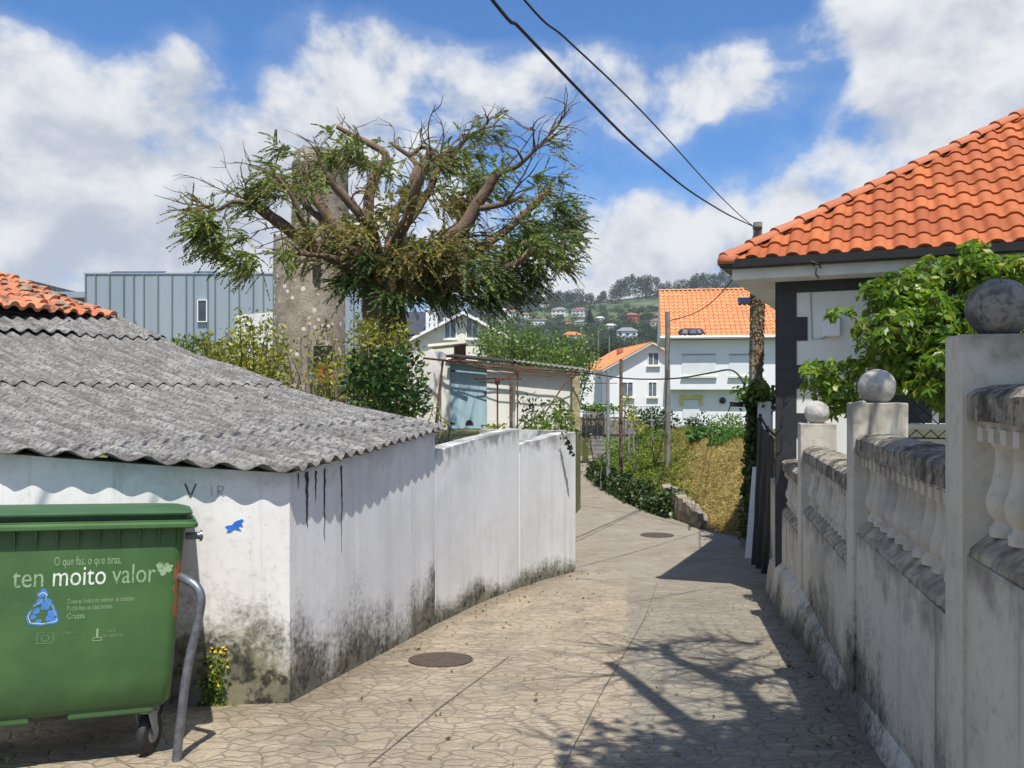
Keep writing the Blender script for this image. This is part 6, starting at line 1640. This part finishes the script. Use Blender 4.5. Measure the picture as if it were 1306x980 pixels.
def build_far_trees():
    C_, D_, L_, C2, D2, L2 = [], [], [], [], [], []
    rr = random.Random(5)
    def crown(px, py, D, rx, ry, n, bright=False, trunk=True):
        n = int(n*3.2)
        c = P(px, py, D); k = D/F
        for _ in range(n):
            v = rng.normal(size=3); v /= np.linalg.norm(v); r = random.random()**.4; f = 1+.4*mnoise.noise(Vector((px*.3+v[0]*1.7, py*.3+v[2]*1.7, v[1])))
            q = (c.x+v[0]*rx*k*r*f, c.y+v[1]*rx*k*r*f, c.z+v[2]*ry*k*r*f)
            (C2 if bright else C_).append(q); (D2 if bright else D_).append(rng.normal(size=3)); (L2 if bright else L_).append(k*random.uniform(.75, 1.5))
    def ground_D(px, py):
        for D in range(80, 1450, 6):
            q = P(px, py, D)
            if q.z < hill(q.x, q.y): return D
        return 1050
    # skyline woods
    sky = [(600, 392), (640, 382), (655, 377), (668, 372), (685, 366), (696, 364), (706, 372), (720, 371), (733, 374), (745, 381), (757, 375), (768, 374), (780, 370), (790, 358), (800, 353), (812, 352), (824, 352), (835, 351), (842, 366), (852, 362), (866, 360), (878, 356), (895, 350), (915, 347), (935, 346), (950, 342), (975, 350), (1010, 350), (1060, 350)]
    for (a, b), (c, d) in zip(sky, sky[1:]):
        n = max(1, int((c-a)/4.2))
        for i in range(n):
            px = a+(c-a)*i/n+random.gauss(0, 1.5); py = b+(d-b)*i/n+random.gauss(0, 1.6); h = random.uniform(5, 8)
            crown(px, py+h*.9, 1000+random.uniform(-40, 60), random.uniform(4.5, 7.5), h*1.05, 95)
            crown(px+random.gauss(0, 3), py+h*2.2, 975, random.uniform(6, 9), h, 90)
            crown(px+random.gauss(0, 3), py+h*3.4, 930, random.uniform(6, 9), h*.8, 60)
    # slope: scattered crowns and hedges
    for _ in range(820):
        px = random.uniform(560, 1000); py = random.triangular(374, 470, 430)
        if 752 < px < 850 and 383 < py < 400 and random.random() < .6: continue
        D = ground_D(px, py); s = random.uniform(4, 9)*(1 if py < 425 else 1.5)
        crown(px, py-s*.5, D-2, s, s*.75, int(46*(s/6)**1.5), random.random() < .25)
    for (x0, x1, y) in ((758, 850, 398), (765, 850, 407), (690, 760, 420), (640, 745, 429), (740, 850, 425), (750, 850, 441), (660, 745, 445)):
        for px in np.arange(x0, x1, 5):
            if random.random() < .75: crown(px, y-2+random.gauss(0, 1.2), ground_D(px, y), 5, 3.6, 30, random.random() < .2)
    for (px, py, rx, ry, b) in ((715, 445, 24, 16, 0), (750, 452, 26, 12, 0), (775, 446, 20, 12, 0), (800, 450, 24, 9, 0), (690, 452, 30, 14, 0), (740, 462, 30, 10, 1), (840, 452, 12, 12, 0), (650, 458, 40, 14, 0), (600, 455, 50, 14, 0)):
        crown(px, py, 112, rx, ry, int(rx*ry*3.0), b)
    # the dark pointed conifer
    for i in range(9): crown(752, 396+i*1.7, 560, 1.2+i*.75, 2.0, 26+i*8)
    leaf_mesh('far_wood', np.array(C_), np.array(D_), np.array(L_)*1.5, np.array(L_), M['farleaf'], kind='stuff')
    leaf_mesh('bright_far_wood', np.array(C2), np.array(D2), np.array(L2)*1.5, np.array(L2), M['farleaf2'], kind='stuff')
    # posts on the hill
    for (px, y0, y1, lb) in ((763, 418, 448, 'pale lighting mast at the foot of the far hill'), (777, 428, 446, 'short pale post right of the mast at the foot of the far hill')):
        D = 108; q = P(px, y1, D); o = MB().tube([Vector((q.x, D, -5)), Vector((q.x, D, P(px, y0, D).z))], [.14, .09], 6).build('mast', M['concrete_pole'], None); tag(o, lb, 'mast')

# ================================================================== POLES, WIRES, SMALL THINGS
def build_poles():
    # ivy covered pole by the bungalow
    D = 15.6; b = Vector(((953-CX)/F*D, D, zg(D)))
    t = thing('utility_pole', 'tall concrete utility pole clothed in dry ivy stems behind the bungalow corner', 'utility pole', b)
    m = MB(); m.tube([Vector((b.x-.03, D, b.z-.2)), P(958, 600, D), P(964, 450, D), P(966.5, 284, D)], [.12, .115, .11, .085], 8); m.build('pole', plain('old_concrete_pole', (.30, .285, .24), .9, var=.35, scale=5, bump=.4), t)
    m = MB(); pts = [P(955, 640, D), P(960, 590, D), P(963, 520, D), P(965, 450, D), P(966, 395, D), P(966, 372, D)]; q = smooth_line(pts, 8)
    m.tube(q, [.115+.02*mnoise.noise(Vector((i*1.3, 0, 0))) for i in range(len(q))], 12); m.build('ivy_stem_sleeve', M['ivystem'], t, smooth='all')
    n = 2600; C_ = []; D_ = []
    for _ in range(n):
        p = random.choice(q); a = random.random()*6.283; C_.append((p.x+.12*math.cos(a), p.y+.12*math.sin(a), p.z+random.gauss(0, .08))); D_.append((math.cos(a)*.4, math.sin(a)*.4, random.gauss(-.7, .4)))
    leaf_mesh('dry_leaves', np.array(C_), np.array(D_), .07, .04, leafmat('dry_brown_leaf', (.16, .10, .05), (.28, .2, .11), (.10, .12, .04), .1), t)
    C_ = []
    for _ in range(1500):
        f = random.random(); y = 500+188*f
        C_.append(tuple(P(random.gauss(959-7*f, 2.6+2.2*f), y, D-.1+random.gauss(0, .15))))
    for _ in range(500): C_.append(tuple(P(random.gauss(964, 8), random.gauss(505, 7), D-.1+random.gauss(0, .18))))
    for _ in range(140): C_.append(tuple(P(random.uniform(975, 988), random.gauss(513, 6), D-.1+random.gauss(0, .1))))
    leaf_mesh('ivy', np.array(C_), rng.normal(size=(len(C_), 3)), .10, .075, M['ivy'], t)
    C_ = [tuple(P(random.gauss(964, 12), random.gauss(502, 7), D-.2+random.gauss(0, .2))) for _ in range(420)]
    leaf_mesh('fresh_ivy', np.array(C_), rng.normal(size=(len(C_), 3)), .11, .08, M['bush_mid'], t)
    m = MB(); lampp = P(932, 516, D-.1)
    m.tube([P(957, 513, D), P(945, 514, D-.05), lampp], .025, 7); m.prism([lampp+Vector((0, -.06, -.04)), lampp+Vector((.22, -.06, -.05)), lampp+Vector((.22, -.06, .03)), lampp+Vector((0, -.06, .05))], (0, .14, 0)); m.tube([lampp, P(929, 525, D-.1)], .012, 5); o = m.build('street_lantern', M['ironwork'], t)
    m = MB()
    m.box(P(966, 291, D-.1), (.16, .06, .05)); m.box(P(965, 300, D-.1), (.05, .10, .10)); m.build('cable_clamp', M['ironwork'], t)
    # poles on the bank
    def pole(px, y0, y1, D, r, mat, name, lb, yb=None):
        bx = (px-CX)/F*D; zb_ = max(bank_z(bx, D), zg(D)-.05); o = MB().tube([Vector((bx, D, zb_-.2)), Vector((bx, D, P(px, y0, D).z))], [r*1.15, r*.9], 9).build(name, mat, None, smooth=True); tag(o, lb, 'pole')
    pole(851.5, 398, 570, 24.0, .075, M['concrete_pole'], 'concrete_pole', 'grey speckled concrete pole on the crest of the bank')
    pole(775.5, 472, 612, 27.5, .055, M['grey_metal'], 'metal_pole', 'slim grey metal pole rising from the ivy at the lane side')
    pole(792, 458, 560, 27.0, .06, M['wood'], 'wooden_pole', 'dark wooden pole behind the slim metal one')
    for (px, y0, D, lb) in ((802, 512, 29, 'grey stake behind the vine bush, nearest the wooden pole'), (808, 516, 29.5, 'short grey stake right of the vine bush'), (831, 518, 28, 'thin pale stake in front of the dark round bush')): pole(px, y0, 0, D, .026, M['grey_metal'], 'garden_stake', lb)
    # overhead wires
    def wire(name, pts, r, lb):
        c0 = pts[0]; o = MB().tube(pts, r, 6).build(name, M['cable'], None, smooth='all'); tag(o, lb, 'cable'); return o
    def planwire(pxs, pa, pb, ext):
        """the points of a wire hanging in the vertical plane through pa and pb"""
        n = Vector(((pb-pa).y, -(pb-pa).x, 0)); out = []
        for (px, py) in pxs:
            d = Vector(((px-CX)/F, 1, -(py-HY)/F)); k = pa.dot(n)/d.dot(n); out.append(d*k)
        dd = (out[-1]-out[-2]).normalized()
        q0 = out[-1]
        for e in ext: out.append(q0+dd*e+Vector((0, 0, .03*e*e)))
        return smooth_line(out, 8)
    A = P(965, 291, D-.1); A.z = 0
    wire('overhead_cable', planwire([(963, 290), (950, 284), (925, 272), (880, 244), (840, 212), (800, 177), (750, 127), (700, 75), (660, 33), (627, -1)], A, Vector((-.3, 8.2, 0)), [4, 8, 13]), .019, 'thicker black overhead cable rising from the pole, left of the two')
    wire('overhead_cable', planwire([(964, 291), (945, 276), (910, 242), (860, 187), (820, 144), (780, 104), (720, 48), (667, -2)], A, Vector((.15, 8.4, 0)), [4, 8, 13]), .012, 'thinner black overhead cable rising from the pole, right of the two')
    wire('house_cable', smooth_line([P(964, 292, D-.1), P(975, 306, 14), P(990, 320, 12), P(1008, 337, 10.25)], 5), .010, 'short black cable from the pole down over the tiles of the bungalow')
    wire('sagging_cable', smooth_line([P(960, 302, D-.1), P(955, 318, 15.9), P(948, 333, 16.3), P(930, 362, 18), P(905, 388, 20), P(880, 402, 22), P(855, 409, 24)], 5), .012, 'thin black cable sagging from the pole across the orange roof to the concrete pole')
    wire('drooping_cable', smooth_line([P(575, 458, 21.7), P(620, 463, 21.7), P(680, 471, 21.7), P(740, 475, 21.5), P(800, 483, 20), P(860, 483, 18.5), P(905, 476, 17), P(930, 472, 16.5), P(943, 480, 15.8), P(951, 496, 15.5)], 6), .016, 'heavy black cable drooping from the shed roof across to the ivy covered pole')
    wire('thin_wire', smooth_line([P(741, 489, 27), P(775, 489, 27.5), P(787, 489, 27)], 4), .012, 'short straight wire at the slim metal pole')
    # draped fence and plank next to the bungalow
    t = thing('draped_fence', 'leaning fence draped with black netting beside the bungalow corner', 'fence', (3.95, 13, zg(13)))
    D1 = 12.2
    m = MB(); top = [P(966, 532, 13.6), P(975, 548, 13.0), P(988, 560, 12.3)]; k = 22; vs = []
    for i in range(k+1):
        f = i/k; a = top[0].lerp(top[1], f*2) if f < .5 else top[1].lerp(top[2], f*2-1)
        for j in range(15):
            g = j/14; z = a.z*(1-g)+(zg(a.y)-.02)*g if False else a.z-(a.z-zg(a.y))*g
            bx = .07*math.sin(f*19+g*3)*g+.05*mnoise.noise(Vector((f*6, g*4, 0))); vs.append((a.x+bx*.6-.10*g, a.y+bx, z))
    m.add(vs, [(i*15+j, (i+1)*15+j, (i+1)*15+j+1, i*15+j+1) for i in range(k) for j in range(14)]); m.build('black_netting', plain('black_netting', (.016, .016, .018), .75, var=.5, scale=25, bump=.5), t, smooth='all')
    m = MB()
    for p in (top[0], top[1], top[2]): m.tube([Vector((p.x+.06, p.y+.05, zg(p.y)-.1)), Vector((p.x+.06, p.y+.05, p.z+.05))], .025, 6)
    m.tube([p+Vector((.05, .04, .02)) for p in top], .018, 6); m.build('fence_post', M['darkwood'], t)
    t = MB(); A_ = G(953, 712); B_ = P(962, 596, A_.y+.25)
    t.prism([A_+Vector((-.04, 0, 0)), A_+Vector((.10, .0, 0)), B_+Vector((.09, 0, 0)), B_+Vector((-.03, 0, 0))], (.01, .035, 0)); o = t.build('leaning_plank', M['far_white'], None); tag(o, 'narrow pale plank leaning upright against the draped fence', 'plank')
    m = MB(); A_ = P(958, 540, 15.2); m.prism([Vector((A_.x+.05, 15.2, zg(15.2))), Vector((A_.x+.32, 15.2, zg(15.2))), Vector((A_.x+.36, 15.2, P(0, 512, 15.2).z)), Vector((A_.x+.12, 15.2, P(0, 512, 15.2).z))], (.2, .5, 0)); o = m.build('gate_pier', M['lane_wall'], None, attrs={'hb': [1.5]*8, 'ht': [.6]*8}); tag(o, 'pale rendered pier standing behind the ivy covered pole', 'pier')
    # manhole cover
    c = G(562, 842); m = MB(); prof = [(.28, 0), (.28, .010), (.265, .013), (.255, .009), (.245, .009), (.235, .013), (.0, .013)]
    slope = Matrix.Rotation(-math.atan(.105), 3, 'X'); m.lathe(c, [(r*.98, z) for r, z in prof[:-1]]+[(.003, .013)], 32, slope); o = m.build('manhole_cover', M['brown_cover'], None, origin=c); tag(o, 'round rusty brown manhole cover set into the lane near the left wall', 'manhole cover')
    m = MB(); c = G(838, 683); m.lathe(c+Vector((0, 0, .005)), [(.34, -.03), (.34, .006), (.003, .008)], 24, Matrix.Rotation(-math.atan(.03), 3, 'X')); o = m.build('manhole_cover', M['brown_cover'], None, origin=c); tag(o, 'flat dark manhole cover in the lane before the stone kerb wall', 'manhole cover')
    # broken stone edging at the foot of the bank
    t = MB(); A_ = G(848, 650); pa = [Vector((p[0], p[1], 0)) for p in (tuple(G(893, 675))[:2], tuple(G(875, 668))[:2], tuple(G(858, 661))[:2], tuple(G(843, 655))[:2])]
    hgt = [.16, .46, .62, .72]; q = []
    for i in range(3):
        for k in range(9): f = k/9; q.append((pa[i].lerp(pa[i+1], f), hgt[i]*(1-f)+hgt[i+1]*f))
    q.append((pa[-1], hgt[-1])); vs = []
    for i, (p, h) in enumerate(q):
        h += .13*mnoise.noise(Vector((i*1.7, 0, 0))); g = zg(p.y); j = .09*mnoise.noise(Vector((i*2.1, 4, 0)))
        for (dx, z) in ((j, -.1), (j-.01, h*.5), (j+.02, h), (.3+j, h+.02), (.32, -.1)): vs.append((p.x+dx*.8, p.y+dx*.4, g+z))
    k = 5; n = len(q); t.add(vs, [(i*k+a, i*k+a+1, (i+1)*k+a+1, (i+1)*k+a) for i in range(n-1) for a in range(k-1)]+[tuple(range(k)), tuple((n-1)*k+a for a in range(k))[::-1]])
    o = t.build('stone_edging', M['stone'], None); tag(o, 'low broken stone edging wall holding the straw covered bank', 'wall')
    # yellow gate post with steps and railings, where the lane disappears
    D = 41.0; t = thing('garden_steps', 'garden steps with a yellow painted side wall where the lane disappears', 'steps', P(755, 570, D))
    m = MB(); m.box((P(746.5, 560, D).x, D, (P(0, 538, D).z+zg(D))/2), (.26, .5, P(0, 538, D).z-zg(D))); m.prism([P(749, 544, D+.3), P(768, 541, D+3.5), P(768, 544, D+3.5), P(749, 548, D+.3)], (.14, 0, 0)); m.build('side_wall', M['yellow'], t, bevel=.01)
    for i in range(10):
        m = MB(); m.box((P(757, 570, D).x+.05, D-3.2+i*.33, zg(D)+.10+i*.17-.1), (.62, .33, .36)); m.build('step', M['concrete_pole'], t)
    D = 40; t = thing('garden_railing', 'pale metal garden railing with planted shelf in front of the gabled house', 'railing', P(790, 530, D)); m = MB(); zb_ = P(0, 545, D).z
    for i in range(14):
        px = 748+i*7; m.tube([Vector((P(px, 0, D).x, D, zb_-.6)), Vector((P(px, 0, D).x, D, P(0, 518, D).z))], .02, 5)
    for y in (518, 527, 536): m.tube([P(745, y, D), P(842, y, D)], .025, 5)
    m.box(P(760, 526, D-.3), (1.2, .5, .08)); m.build('rails', M['grey_metal'], t)
    m = MB(); m.box(P(757, 540, D+.6), (1.0, .6, .9)); m.box(P(790, 545, D+.8), (5.0, .3, 1.0)); m.build('dark_base', M['stone'], t)
    C_ = [tuple(P(random.gauss(762, 14), random.gauss(521, 2.5), D-.3+random.gauss(0, .2))) for _ in range(500)]; leaf_mesh('shelf_plants', np.array(C_), rng.normal(size=(500, 3)), .16, .1, M['bush_mid'], t)

def build_litter():
    C_ = []
    for _ in range(260):
        if random.random() < .55:
            y = random.uniform(3.2, 11); x = bal_x(y)-abs(random.gauss(.12, .18))-.1
        else:
            i = random.randrange(len(LW)-1); f = random.random(); x = LW[i][0]+(LW[i+1][0]-LW[i][0])*f+abs(random.gauss(.05, .25))+.04; y = LW[i][1]+(LW[i+1][1]-LW[i][1])*f
        if random.random() < .25: x = random.uniform(-1.2, 1.8); y = random.uniform(3.3, 11)
        C_.append((x, y, zg(y)+.014))
    n = len(C_); leaf_mesh('leaf_litter', np.array(C_), rng.normal(size=(n, 3))*(1, 1, .12), rng.uniform(.02, .055, n), rng.uniform(.012, .03, n), leafmat('dry_litter_leaf', (.10, .065, .03), (.24, .16, .07), (.16, .17, .04), .1, .8), kind='stuff')
def build_haze():
    mb = MB(); mb.box((150, 1150, 79), (1840, 3040, 172)); t = NT('thin_haze'); t.n.remove(t.b)
    v = t.new('ShaderNodeVolumePrincipled'); v.inputs['Color'].default_value = (.80, .87, .97, 1); v.inputs['Density'].default_value = .00017; v.inputs['Anisotropy'].default_value = .1
    t.l.new(v.outputs[0], t.out.inputs['Volume'])
    o = mb.build('haze', t.m, None, kind='stuff'); return o
build_setting(); build_bank(); build_haze(); build_litter()
build_shed(); build_lane_wall(); build_balustrade(); build_house(); build_bin(); build_barrier()
build_left_buildings(); build_garden_shed(); build_far_houses(); build_far_trees()
build_cypress(); build_leafy_tree(); build_shrubs(); build_poles()
